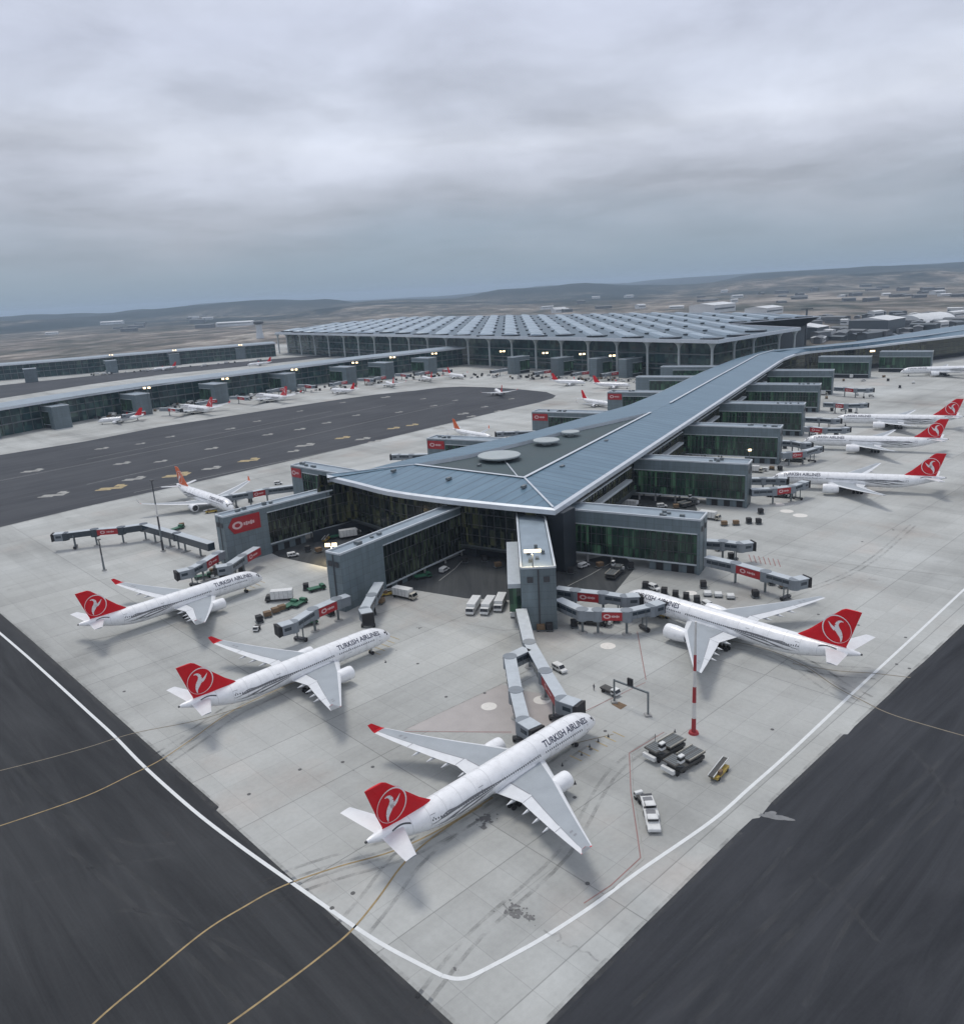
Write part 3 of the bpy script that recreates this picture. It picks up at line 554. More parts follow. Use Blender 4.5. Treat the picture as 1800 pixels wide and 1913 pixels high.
# fascia all round
out=Eend+Ert[1:]+Ebk[::-1]
mb=MB(); n=len(out); o2=offset_poly(out,-1.3)
for i in range(n):
    j=(i+1)%n; a,b=out[i],out[j]; c,d=o2[j],o2[i]
    mb.quad(zz(a,EZ+.02),zz(b,EZ+.02),zz(c,EZ-.5),zz(d,EZ-.5)); mb.quad(zz(d,EZ-.5),zz(c,EZ-.5),zz(c,FZ),zz(d,FZ)); mb.quad(zz(d,FZ),zz(c,FZ),zz(b,FZ),zz(a,FZ))
mb.build('fascia',M['roof_edge'],pier,True)
wl=[p for p in offset_poly(out,4.5)]
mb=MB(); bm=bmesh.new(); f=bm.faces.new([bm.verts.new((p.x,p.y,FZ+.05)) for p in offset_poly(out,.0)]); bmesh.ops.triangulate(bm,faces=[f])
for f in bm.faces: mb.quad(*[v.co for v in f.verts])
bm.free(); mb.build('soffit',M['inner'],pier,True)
mb=MB(); mb.mi=0; n=len(wl)
for i in range(n):
    a,b=wl[i],wl[(i+1)%n]; mb.quad(zz(a,5.),zz(b,5.),zz(b,FZ),zz(a,FZ))
mb.build('glazing',M['glaz_warm'],pier,True)
mb=MB()
for i in range(n):
    a,b=wl[i],wl[(i+1)%n]; a=Vector(a).to_3d();b=Vector(b).to_3d(); d=(b-a); k=max(1,int(d.length/3.2)) if a.y<760 else 1
    for t in range(k):
        p=a.lerp(b,t/k); mb.box((p.x,p.y,13.7),(.28,.5,17.2),math.atan2(d.y,d.x))
    for z_ in (9.2,13.4,17.8): mb.beam(zz(a,z_),zz(b,z_),.35,.30)
mb.build('mullions',M['darkmetal'],pier,True)
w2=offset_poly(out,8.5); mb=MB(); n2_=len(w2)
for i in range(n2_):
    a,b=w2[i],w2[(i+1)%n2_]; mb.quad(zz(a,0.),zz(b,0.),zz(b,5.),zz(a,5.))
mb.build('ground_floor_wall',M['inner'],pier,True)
mb=MB(); wo=offset_poly(out,3.6)
mb.ribbon([zz(p,5.0) for p in wo],1.9,5.0,closed=True); mb.ribbon([zz(p,4.3) for p in wo],1.9,4.3,closed=True)
mb.build('floor_slab',M['steel'],pier,True)
# light ledges on the long right side, between the fingers
un=Vector((ax.x,ax.y,0)); rn=Vector((un.y,-un.x,0))
for k in range(6):
    mb=MB(); s0=25+91*k; a=Ert[0]-rn*1.6+un*s0; b=a+un*66
    mb.beam(zz(a,13.2),zz(b,13.2),2.8,1.0); mb.build('ledge',M['cladding_light'],pier,True)
    mb=MB(); mb.beam(zz(a+rn*.6,19.3),zz(b+rn*.6,19.3),.7,.5); mb.build('ledge',M['cladding_light'],pier,True)
# dark stair cores under the front eave
for x,y in ((670,992),(880,1046),(1045,1075)):
    c=at(x,y,0); 
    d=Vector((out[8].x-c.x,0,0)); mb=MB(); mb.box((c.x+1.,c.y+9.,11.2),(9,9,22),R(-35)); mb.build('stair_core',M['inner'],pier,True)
# skylight discs
for x,y,r in ((932,850,9.6),(1020,822,6.4),(1065,806.5,4.6)):
    c=at(x,y,28.2); mb=MB(); mb.lathe((c.x,c.y,26),(0,0,1),[(0,r*.35),(1.6,r*.35),(1.6,r*.98),(1.9,r),(2.3,r),(2.5,r*.97)],n=40); mb.build('skylight_disc',M['disc'],pier,True)
# ------------------------------------------------------------------ fingers (fixed gate buildings)
TXT={}
def sign_mark(parent,c,u,nrm,wd,ht,name='sign_emblem'):
    """white ring with a short run of letter-like strokes, as far as the photograph shows it; the original writing cannot be read"""
    mb=MB(); up=Vector((0,0,1)); 
    def ring(cx,r0,r1,n=18,sq=1.):
        for k in range(n):
            t0,t1=2*math.pi*k/n,2*math.pi*(k+1)/n
            mb.quad(*[c+nrm*.06+u*(cx+r*math.cos(t)*sq)+up*(r*math.sin(t)) for r,t in ((r0,t0),(r1,t0),(r1,t1),(r0,t1))])
    ring(-wd*.22,ht*.13,ht*.24,sq=1.5)
    xs=[.0,.07,.14,.21,.28]
    for i,x in enumerate(xs):
        h=ht*(.09,.12,.08,.13,.09)[i]
        mb.quad(*[c+nrm*.06+u*(wd*x+a)+up*b for a,b in ((-wd*.028,-h),(wd*.028,-h),(wd*.028,h),(-wd*.028,h))])
    mb.build(name,M['mark_pink'],parent,True)
def finger(E,ang,length,width,label,group=None,H=19.6,solid=5.,band=4.9,gz=(3.8,14.9),sign=None,near=True,closed_base=17.,cat='gate building',name='gate_building',red=None,gm='glaz'):
    """E: centre of the outer end on the ground; ang: direction from the outer end to the pier"""
    u=Vector((math.cos(ang),math.sin(ang),0)); n=Vector((-u.y,u.x,0)); E=Vector((E[0],E[1],0)); X=E+u*length
    th=thing(name,label,cat,E,ang,group)
    w2=width/2
    def P(s,t,z): return E+u*s+n*t+Vector((0,0,z))
    def slab(mb,s0,s1,t0,t1,z0,z1): mb.rings([[P(s0,t0,z),P(s1,t0,z),P(s1,t1,z),P(s0,t1,z)] for z in (z0,z1)])
    gz1=H-band
    mb=MB(); slab(mb,solid,length,-w2,w2,gz1,H); mb.build('upper_wall',M['cladding'],th,True)
    mb=MB(); slab(mb,0,solid,-w2-.15,w2+.15,0,H+.05)
    tw=mb.build('end_tower',M['cladding'],th,True)
    mb=MB(); slab(mb,1,length,-w2+.7,w2-.7,H,H+.12)
    rf=mb.build('roof',M['finger_roof'],th,True)
    mb=MB()
    for t in (-w2+.1,w2-.1): slab(mb,.0,length,t-.32,t+.32,H+.02,H+.65)
    slab(mb,-.18,.45,-w2+.42,w2-.42,H+.06,H+.62); mb.build('parapet',M['cladding_light'],th,True)
    mb=MB(); slab(mb,solid,length,-w2+.25,w2-.25,gz[0],gz1); mb.build('glazing',M[gm],th,True)
    mb=MB()
    slab(mb,solid,length,-w2-.2,w2+.2,gz[0]-.45,gz[0]); slab(mb,solid,length,-w2-.12,w2+.12,gz1-.05,gz1+.35); mb.build('ledge',M['cladding_light'],th,True)
    if near:
        mb=MB(); k=int((length-solid)/2.)
        for i in range(k+1):
            s=solid+.05+(length-solid-.1)*i/k
            for t in (-w2+.12,w2-.12): slab(mb,s-.09,s+.09,t-.16,t+.16,gz[0],gz1)
        for z in (gz[0]+(gz1-gz[0])*.36,gz[0]+(gz1-gz[0])*.7):
            for t in (-w2+.15,w2-.15): slab(mb,solid,length,t-.09,t+.09,z-.1,z+.1)
        mb.build('mullions',M['darkmetal'],th,True)
        for t in (-w2*.48,w2*.48):
            z=H-3.4; q9=min(.9,w2*.28); mb=MB(); slab(mb,-.25,-.16,t-q9,t+q9,z-.9,z+.9); mb.build('louvre',M['darkmetal'],tw,True)
        # groove down the middle of the end face
        mb=MB(); slab(mb,-.21,-.16,-.22,.22,.2,H-.3); mb.build('panel_joint',M['darkmetal'],tw,True)
        for s in (length*.62,length*.8,length*.95):
            for t in (-w2+1.1,w2-1.1):
                mb=MB(); mb.tube(P(s,t,0),P(s,t,gz[0]-.45),.45,n=10); mb.build('column',M['concrete_wall'],th,True)
        mb=MB(); slab(mb,solid,solid+closed_base,-w2+.8,w2-.8,0,gz[0]-.45); gw=mb.build('ground_floor_wall',M['cladding'],th,True)
        for s in (solid+1,solid+6.5,solid+12): 
            for t,k in ((-w2+.72,-1),(w2-.72,1)):
                mb=MB(); slab(mb,s,s+2.6,t-.04,t+.04,.05,2.8); mb.build('door',M['dark'],gw,True)
        # small plant on the roof
        rnd=random.Random(int(E.x*7))
        for k in range(5): 
            mb=MB(); s=rnd.uniform(2,length*.35); t=rnd.uniform(-w2*.5,w2*.5); slab(mb,s,s+rnd.uniform(.8,2.),t-.5,t+.6,H+.12,H+.12+rnd.uniform(.6,1.3)); mb.build('roof_plant',M['steel'],rf,True)
    else:
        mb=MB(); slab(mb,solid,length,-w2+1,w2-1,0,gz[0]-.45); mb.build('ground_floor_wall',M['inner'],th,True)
    if sign:
        s0,s1,z0,z1=sign; cen=P((s0+s1)/2,0,(z0+z1)/2); sd=1 if (n.dot(-cen))>0 else -1
        if red=='end': pass
        nn=n*sd; mb=MB(); t=w2+.15
        # pointed panel
        pts=[(s1,z0),(s0+.35*(z1-z0),z0),(s0,(z0+z1)/2),(s0+.35*(z1-z0),z1),(s1,z1)] if red!='flat' else [(s1,z0),(s0,z0),(s0,z1),(s1,z1)]
        A=[P(s,sd*(t+.05),z) for s,z in pts]; B=[P(s,sd*(t+.3),z) for s,z in pts]; mb.rings([A,B])
        so_=mb.build('sign_panel',M['bridge_red'],th,True)
        uu=u if (u.cross(nn)).z>0 else -u
        uu=Vector((-nn.y,nn.x,0)); c=P((s0+s1)/2,sd*(t+.32),(z0+z1)/2); sign_mark(so_,c,uu,nn,abs(s1-s0),z1-z0)
    return th
PA=math.atan2(un.y,un.x)                     # pier axis
fa=PA+math.pi/2                               # from the outer end towards the pier, right side
ords=['nearest','second','third','fourth','fifth','sixth']
rt=[(1308,974),(1397,869),(1457,801),(1501,757),(1531,720),(1556,693)]
rlab=['nearest gate building on the right of the pier, above the row of black containers',
 'second gate building along the right of the pier, just behind the beige truck',
 'third gate building along the right of the pier, by the middle docked jet',
 'fourth gate building along the right of the pier, by the farthest docked jet',
 'fifth gate building along the right side of the pier, beside a pale red jet bridge',
 'sixth and farthest gate building on the straight right side of the pier']
for i,p in enumerate(rt):
    c=at(*p,19.6); n=Vector((-math.sin(fa),math.cos(fa),0)); sgn=-1 if n.y>0 else 1
    # the measured edge is the camera-side edge of the roof
    k=n*(-sgn)*5.0
    finger(c+k,fa,52,10,rlab[i],'gate buildings on the right of the pier',near=i<5,solid=1.0)
# fingers beyond the bend
for i,(p,lab) in enumerate((((1632,667),'low gate building right of the pier bend, under the lit roof lamp'),((1748,657),'gate building at the right edge past the pier bend'))):
    c=at(*p,19.6); finger(c+Vector((0,5,0)),R(146),46,10,lab,'gate buildings past the bend',near=False,solid=1.0)
# left side: measured outer ends (camera-side roof corner), direction to the pier, length
def lfinger(p,q,width,lab,grp=None,**k):
    a=at(*p,19.6); b=at(*q,19.6); d=(b-a); ang=math.atan2(d.y,d.x); n=Vector((-d.y,d.x,0)).normalized()
    if n.dot(Vector((a.x,a.y,0)))<0: n=-n
    return finger(a+n*width/2,ang,d.length+6,width,lab,grp,**k)
F1=lfinger((634,1038),(853,951),6.4,'grey gate building with a tall blank end tower left of the central yard',solid=20,band=2.6,gz=(2.6,17),gm='glaz_left')
F2=lfinger((416,968),(655,908),6.4,'gate building with a pointed red sign on its grey end tower behind the left jet',solid=19,band=2.4,gz=(4.2,17.2),sign=(1.5,15.5,12.2,18.6),gm='glaz_left')
C0=at(1004.5,1062.5,19.6); C1=at(990,958,19.6); CA=math.atan2(C1.y-C0.y,C1.x-C0.x)
FC=finger(C0,CA,(C1-C0).length+4,10.2,'narrow gate building pointing straight at the camera with a lit lamp on its flat roof','None' and None,solid=10,band=3.,gz=(4,16))
# side gallery of the central finger
u=Vector((math.cos(CA),math.sin(CA),0)); n=Vector((-u.y,u.x,0))
mb=MB()
def cbox(mb,s0,s1,t0,t1,z0,z1,o=C0): mb.rings([[Vector((o.x,o.y,0))+u*s+n*t+Vector((0,0,z)) for s,t in ((s0,t0),(s1,t0),(s1,t1),(s0,t1))] for z in (z0,z1)])
cbox(mb,4,46,5.3,9.2,12.2,13.6); g=mb.build('gallery_roof',M['bridge_top'],FC,True)
mb=MB(); cbox(mb,4.2,46,5.35,8.9,4.5,12.2); mb.build('gallery_wall',M['glaz'],FC,True)
mb=MB()
for s in (6,16,26,36): cbox(mb,s,s+.8,6.6,7.4,0,4.5)
mb.build('column',M['concrete_wall'],FC,True)
sgn_=dict(red='flat')
F3=lfinger((543,870),(640,887),9,'gate building with a small red sign at the upper left of the arrowhead roof',solid=9,band=2.6,gz=(4,17),sign=(.6,8.4,14.2,18.8),**sgn_)
def bfinger(px,lab,ang=PA-math.pi/2,**k):
    c=at(*px,19.6); n=Vector((-math.sin(ang),math.cos(ang),0)); 
    if n.y<0: n=-n
    return finger(c+n*5,ang,60,10,lab,'gate buildings on the left of the pier',solid=12,band=2.8,gz=(4,17),**k)
bfinger((797,820),'gate building with red sign behind the left roof edge, first beyond the arrowhead',sign=(.6,11.4,14.2,18.8),**sgn_)
bfinger((993,770),'gate building with red sign behind the pier, second beyond the arrowhead',sign=(.6,11.4,14.2,18.8),**sgn_)
bfinger((1134,733),'gate building with red sign at the tail of the parked jet, third beyond the arrowhead',sign=(.6,11.4,14.2,18.8),**sgn_)
bfinger((1187,705),'plain grey gate building behind the pier, in front of the main hall columns',near=False)
bfinger((1233,686),'farthest plain grey gate building tucked against the pier roof below the main hall',near=False)
# ------------------------------------------------------------------ left piers
def farpier(eave,depth,label,towers,H=24.5,tl=24,first=''):
    P=[at(*p,H) for p in eave]; d=(P[-1]-P[0]).normalized(); nb=Vector((-d.y,d.x,0))
    if nb.y<0: nb=-nb
    th=thing('pier_terminal',label,'terminal building',(P[0].x,P[0].y,0))
    B=[p+nb*depth for p in P]
    mb=MB(); loft2(mb,P,[p+nb*depth*.5 for p in P],10,H,H+1.8); loft2(mb,[p+nb*depth*.5 for p in P],B,10,H+1.8,H); mb.build('roof',M['finger_roof'],th,True)
    mb=MB()
    for a,b in zip(P,P[1:]): mb.quad(zz(a,H-2.2),zz(b,H-2.2),zz(b,H),zz(a,H))
    mb.quad(zz(P[0],H-2.2),zz(P[0],H),zz(B[0],H),zz(B[0],H-2.2)); mb.build('fascia',M['roof_edge'],th,True)
    mb=MB(); 
    W=[p+nb*7 for p in P]
    for a,b in zip(W,W[1:]): mb.quad(zz(a,0),zz(b,0),zz(b,H-.3),zz(a,H-.3))
    mb.build('glazing',M['glaz_term'],th,True)
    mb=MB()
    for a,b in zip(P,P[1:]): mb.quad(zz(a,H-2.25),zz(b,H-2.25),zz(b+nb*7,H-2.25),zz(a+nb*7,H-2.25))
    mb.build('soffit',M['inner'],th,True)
    mb=MB()
    for a,b in zip(W,W[1:]):
        k=max(1,int((b-a).length/9))
        for t in range(k): p=a.lerp(b,t/k)-nb*.3; mb.box((p.x,p.y,11),(.5,.5,22))
        mb.beam(zz(a-nb*1,9.5),zz(b-nb*1,9.5),1.6,1.); mb.beam(zz(a-nb*.5,15.8),zz(b-nb*.5,15.8),.7,.5)
    mb.build('mullions',M['steel'],th,True)
    return th,nb
pa1,nb1=farpier([(-60,772),(162,736),(300,716),(480,694),(670,670),(870,648)],42,'long grey roofed pier crossing the left of the photo below the main hall',None)
pa2,nb2=farpier([(-60,686),(162,669),(210,664.5),(325,655),(450,645),(515,640)],42,'farther low pier at the far left behind the nearer one',None)
tl1=[(272,775),(417,753),(545,731),(658,717),(729,708),(809,698),(120,800),(-15,822)]
lamps=[]
names1=['below the third lamp','second','third','fourth','fifth','sixth','','']
lab1=['grey gate building on the long left pier, behind the first small jet',
 'grey gate building on the long left pier, to the right of the second small jet',
 'grey gate building on the long left pier, right of the third small jet',
 'grey gate building on the long left pier, between the fourth and fifth parked jets',
 'grey gate building on the long left pier, just behind the fifth parked jet',
 'rightmost grey gate building on the long left pier, behind the sixth parked jet',
 'grey gate building on the long left pier near the left border','grey gate building cut by the left border on the long left pier']
for p,l in zip(tl1,lab1):
    c=at(*p,0); ang=math.atan2(nb1.y,nb1.x); finger(c+Vector((math.cos(ang),math.sin(ang),0))*0,ang,30,15,l,'gate buildings along the long left pier',near=False,solid=8,band=4.5)
for p,l in zip([(211,697),(328,682.5),(451,670.5),(60,714)],['leftmost pale gate building in view on the farther left pier','middle pale gate building on the farther left pier','pale gate building on the farther left pier nearest the main hall','pale gate building of the farther left pier at the left border']):
    c=at(*p,0); ang=math.atan2(nb2.y,nb2.x); finger(c,ang,26,17,l,'gate buildings along the farther left pier',near=False,solid=8,band=4.5)
# ------------------------------------------------------------------ main terminal hall
TH=40.
K=at(1340,637,TH); Lc=at(515,622,TH); Rr=at(1492,613,TH)
fd=(Lc-K).normalized(); sd_=(Rr-K).normalized(); fn=Vector((-fd.y,fd.x,0)); fn=fn if fn.y>0 else -fn; sn=Vector((-sd_.y,sd_.x,0)); sn=sn if sn.x<0 else -sn
hall=thing('main_terminal_hall','huge distant hall with tall columns, dark glass front and ribbed vaulted roof','terminal building',(K.x,K.y,0))
FL=(Lc-K).length; D1=(Rr-K).length
def hp(a,b,z): return K+fd*a+sd_*b+Vector((0,0,z-TH))
P0=[hp(0,0,TH),hp(FL,0,TH),hp(FL,D1,TH),hp(0,D1,TH)]
RPX=[(1340,637),(1492,613),(1353,606.5),(1530,592),(1420,586),(1250,585),(1000,589),(760,593),(600,607),(515,622)]
RP=[at(*p,TH) for p in RPX]; RP[0]=K; RP[1]=Rr; RP[-1]=Lc
mb=MB(); bm=bmesh.new(); f=bm.faces.new([bm.verts.new(p) for p in RP]); bmesh.ops.triangulate(bm,faces=[f])
for f in bm.faces: mb.quad(*[v.co for v in f.verts])
bm.free(); mb.build('roof',M['term_roof'],hall,True)
mb=MB(); n=len(RP); ro=offset_poly(RP,-1.5)
for i in range(n):
    a,b,c_,d_=RP[i],RP[(i+1)%n],ro[(i+1)%n],ro[i]
    mb.quad(zz(a,TH+1.1),zz(b,TH+1.1),zz(c_,TH+1.1),zz(d_,TH+1.1)); mb.quad(zz(c_,TH-2.3),zz(d_,TH-2.3),zz(d_,TH+1.1),zz(c_,TH+1.1)); mb.quad(zz(a,TH-2.3),zz(b,TH-2.3),zz(b,TH+1.1),zz(a,TH+1.1))
mb.build('fascia',M['roof_edge'],hall,True)
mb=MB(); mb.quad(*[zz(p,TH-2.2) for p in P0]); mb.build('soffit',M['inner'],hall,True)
i1,i2=24,24
mb=MB(); A,B,C_=hp(FL+0,i2,0),hp(i1,i2,0),hp(i1,D1,0); mb.quad(zz(A,0),zz(B,0),zz(B,TH-3),zz(A,TH-3)); mb.quad(zz(B,0),zz(C_,0),zz(C_,TH-3),zz(B,TH-3)); gl=mb.build('glazing',M['glaz_term'],hall,True)
mb=MB(); ws=offset_poly(RP,14); A,B=ws[2],ws[3]; mb.quad(zz(A,0),zz(B,0),zz(B,TH-3),zz(A,TH-3)); mb.build('side_glazing',M['bldg_dark'],hall,True)
def on_line(px,A,B,z):
    lo,hi=-.3,1.4
    f=lambda t:proj(zz(A.lerp(B,t),z))[0]
    inc=f(1)>f(0)
    for _ in range(50):
        m=(lo+hi)/2
        if (f(m)<px)==inc: lo=m
        else: hi=m
    return A.lerp(B,lo)
ca,cb_=hp(i1-9,i2-9,0),hp(FL,i2-9,0); cc=hp(i1-9,D1,0)
cols=[on_line(p,ca,cb_,36) for p in (518,535,560,586,612,641,668,698,728,763,798,833,873,913,955,1000,1048,1098,1152,1209,1268,1330)]+[on_line(p,ca,cc,36) for p in (1371,1407,1455,1484)]
for c in cols:
    mb=MB(); mb.lathe((c.x,c.y,0),(0,0,1),[(0,1.35),(29,1.35),(32,1.8),(35,3.4),(37.6,7.)],n=10); mb.build('column',M['hall_column'],hall,True)
mb=MB()
for z in (13,24): mb.beam(zz(hp(i1,i2-.6,0),z),zz(hp(FL,i2-.6,0),z),1.,1.2); mb.beam(zz(hp(i1-.6,i2,0),z),zz(hp(i1-.6,D1,0),z),1.,1.2)
mb.beam(zz(hp(i1+2,i2-3,0),8.5),zz(hp(FL,i2-3,0),8.5),6.,1.)
mb.build('floor_band',M['steel'],hall,True)
# vaults run straight away from the camera, in staggered lengths with dark skylights at their ends
dv=Vector((.045,1,0)).normalized(); rv=Vector((dv.y,-dv.x,0))
def inside(p):
    x,y=p.x,p.y; c=False; Q=IN
    for i in range(len(Q)):
        a,b=Q[i],Q[i-1]
        if (a.y>y)!=(b.y>y) and x<(b.x-a.x)*(y-a.y)/(b.y-a.y)+a.x: c=not c
    return c
IN=offset_poly(RP,9)
rows=0; SK=[]
for k in range(-26,30):
    o=Vector((K.x,K.y,0))+rv*(k*-33.)
    rs=[]; last=None
    def flush():
        global rs
        if len(rs)>3:
            mb=MB(); mb.rings(rs,cap=False,closed=False); mb.build('roof_vault',M['vault'],hall,True)
        rs=[]
    for j in range(-16,34):
        st=(j+.5*(k%2))*104.; a=o+dv*st; b=o+dv*(st+97)
        seg=[t for t in range(0,9) if inside(a.lerp(b,t/8))]
        if len(seg)<4: flush(); continue
        if seg[0]>0: flush()
        p0,p1=a.lerp(b,seg[0]/8),a.lerp(b,seg[-1]/8)
        for t,h,wf in ((0,.1,.55),(.035,1.,.92),(.5,1.05,1.),(.965,1.,.92),(1,.1,.55)):
            p=p0.lerp(p1,t); rs.append([p+rv*(9.5*wf*cx_)+Vector((0,0,TH+.1+3.3*h*hz_)) for cx_,hz_ in ((1,0),(.9,.45),(.4,.8),(-.4,1.),(-.86,.9),(-1,0))])
        SK.append(p0-dv*4)
        if seg[-1]<8: flush()
    flush()
SK.sort(key=lambda p:p.length)
def eye(mb,c):
    mb.rings([[c+rv*(x*12)+dv*(y*6)+Vector((0,0,z)) for x,y in ((-1,.2),(-.5,-.8),(.1,-1),(.6,-.8),(1,.3),(.4,1),(-.4,1))] for z in (TH+.3,TH+1.9)])
for c in SK[:100]:
    mb=MB(); eye(mb,c); mb.build('skylight',M['skylight'],hall,True)
if SK[100:]:
    mb=MB()
    for c in SK[100:]: eye(mb,c)
    tag(mb.build('skylight_rows',M['skylight'],hall,True),kind='stuff')
# ------------------------------------------------------------------ floodlight masts (lit)
def mast(c,z0,h,label,cat='light mast',group='lit floodlights on the gate buildings',lamps=2,arm=1.6,size=.9,watts=0):
    th=thing('floodlight_mast',label,cat,(c[0],c[1],z0),math.atan2(-c[0],c[1])*0,group)
    mb=MB(); mb.tube((0,0,0),(0,0,h),.22,.13); mb.build('pole',M['steel'],th)
    mb=MB(); mb.box((0,0,h),(arm*2+.6,.25,.3)); mb.build('crossbar',M['steel'],th)
    for k in range(lamps):
        x=(k-(lamps-1)/2)*arm*2/max(1,lamps-1) if lamps>1 else 0
        mb=MB(); mb.box((x,-.35,h-.1),(size*1.5,.5,size)); mb.build('lamp',M['lamp'],th)
    if watts:
        ld=bpy.data.lights.new('lamp_light','SPOT'); ld.energy=watts; ld.color=(1,.78,.45); ld.shadow_soft_size=.4; ld.spot_size=R(150); ld.spot_blend=.6
        lo=bpy.data.objects.new('lamp_light',ld); col.objects.link(lo); lo.parent=th; lo.location=(0,-.2,h-.8)
    return th
c=at(995,1061,19.8); mast((c.x,c.y),19.7,5.6,'lit twin floodlight on the roof of the gate building pointing at the camera',lamps=4,arm=1.9,size=.8,watts=2500)
c=at(620,1010,0); c=at(618,1030,0)
mast((at(620,1035,3).x,at(620,1035,3).y),0,7.,'lit yellow floodlight in the yard behind the blank grey end tower',lamps=2,arm=1.3,size=1.3,watts=9000)
c=at(1399,858,9); mast((c.x,c.y),0,14,'small lit floodlight at the end of the second right gate building',lamps=1,size=1.)
g1='lit floodlights above the long left pier gate buildings'
for (x,y),l in zip(((275,724),(421,707),(550,690),(663,677),(733,667),(811,660)),('first','second','third','fourth','fifth','sixth')):
    c=at(x,y,25.5); mast((c.x,c.y-1),0,25.5,'lit floodlight, %s from the left along the edge of the long left pier'%l,group=g1,lamps=2,arm=2.2,size=1.6)
for (x,y),l in zip(((938,656),(1018,659),(1087,661),(1143,664)),('leftmost','second','third','rightmost')):
    c=at(x,y,25.); mast((c.x,c.y),0,25,'lit floodlight before the main hall glass, %s of the row of four'%l,group='lit floodlights before the main hall',lamps=2,arm=2.,size=1.7)
for (x,y),l in zip(((208,663),(326,654),(449,644)),('left','middle','right')):
    c=at(x,y,25.5); mast((c.x,c.y-1),0,25.5,'pale lit floodlight on the farther left pier, %s of three'%l,group='lit floodlights on the farther left pier',lamps=2,arm=2.2,size=1.5)
c=at(1626,655,24.); mast((c.x,c.y-3),0,24,'lit lamp at the eave of the pier past the bend',lamps=2,arm=1.2,size=1.4)
# unlit tall masts
def polemast(c,h,label,bands=None,r=.45,name='apron_mast',head=True):
    th=thing(name,label,'mast',(c.x,c.y,0))
    nb=len(bands) if bands else 4
    for k in range(nb):
        z0,z1=h*k/nb,h*(k+1)/nb; mb=MB(); rr=lambda z:r*(1-.6*z/h); mb.tube((0,0,z0),(0,0,z1),rr(z0),rr(z1),12)
        mb.build('shaft_section',M[bands[k]] if bands else M['steel'],th)
    mb=MB(); mb.tube((0,0,0),(0,0,.5),r*2.2,r*1.9,14); mb.build('base',M['mast_red'] if bands and bands[0]=='mast_red' else M['concrete_wall'],th)
    if head:
        mb=MB(); mb.lathe((0,0,h-.4),(0,0,1),[(0,r*.5),(.2,r*1.8),(.5,r*1.8),(.7,r*.4)],n=10); mb.build('head',M['darkmetal'],th)
    return th
polemast(at(1295,1370),27.5,'tall red and white banded mast standing beside the wing of the right jet',['mast_red','mast_white','mast_red','mast_white','mast_red','mast_white','mast_white'],r=.55,head=False)
polemast(at(305,1030),31,'tall thin dark mast left of the docked small jet by the green walkway',['darkmetal','steel','darkmetal','mast_white','steel','darkmetal'],r=.5)
polemast(at(195,1066),13,'short dark topped mast near the left border by the red jet bridge',['steel','darkmetal'],r=.45)
# ------------------------------------------------------------------ aircraft
def text_polys(s):
    cu=bpy.data.curves.new('t','FONT'); cu.body=s; cu.size=1; cu.offset=.018; cu.resolution_u=2
    ob=bpy.data.objects.new('t',cu); col.objects.link(ob); dg=bpy.context.evaluated_depsgraph_get()
    me=bpy.data.meshes.new_from_object(ob.evaluated_get(dg)); bpy.data.objects.remove(ob); bpy.data.curves.remove(cu)
    bm=bmesh.new(); bm.from_mesh(me); bpy.data.meshes.remove(me)
    for k in range(1,5):
        bmesh.ops.bisect_plane(bm,geom=bm.verts[:]+bm.edges[:]+bm.faces[:],plane_co=(0,.14*k,0),plane_no=(0,1,0))
    xs=[v.co.x for v in bm.verts]; ys=[v.co.y for v in bm.verts]; x0,x1,y0,y1=min(xs),max(xs),min(ys),max(ys)
    P=[[((v.co.x-x0)/(x1-x0),(v.co.y-y0)/(y1-y0)) for v in f.verts] for f in bm.faces]; bm.free(); return P,(x1-x0)/(y1-y0)
LET,LASP=text_polys('TURKISH AIRLINES')
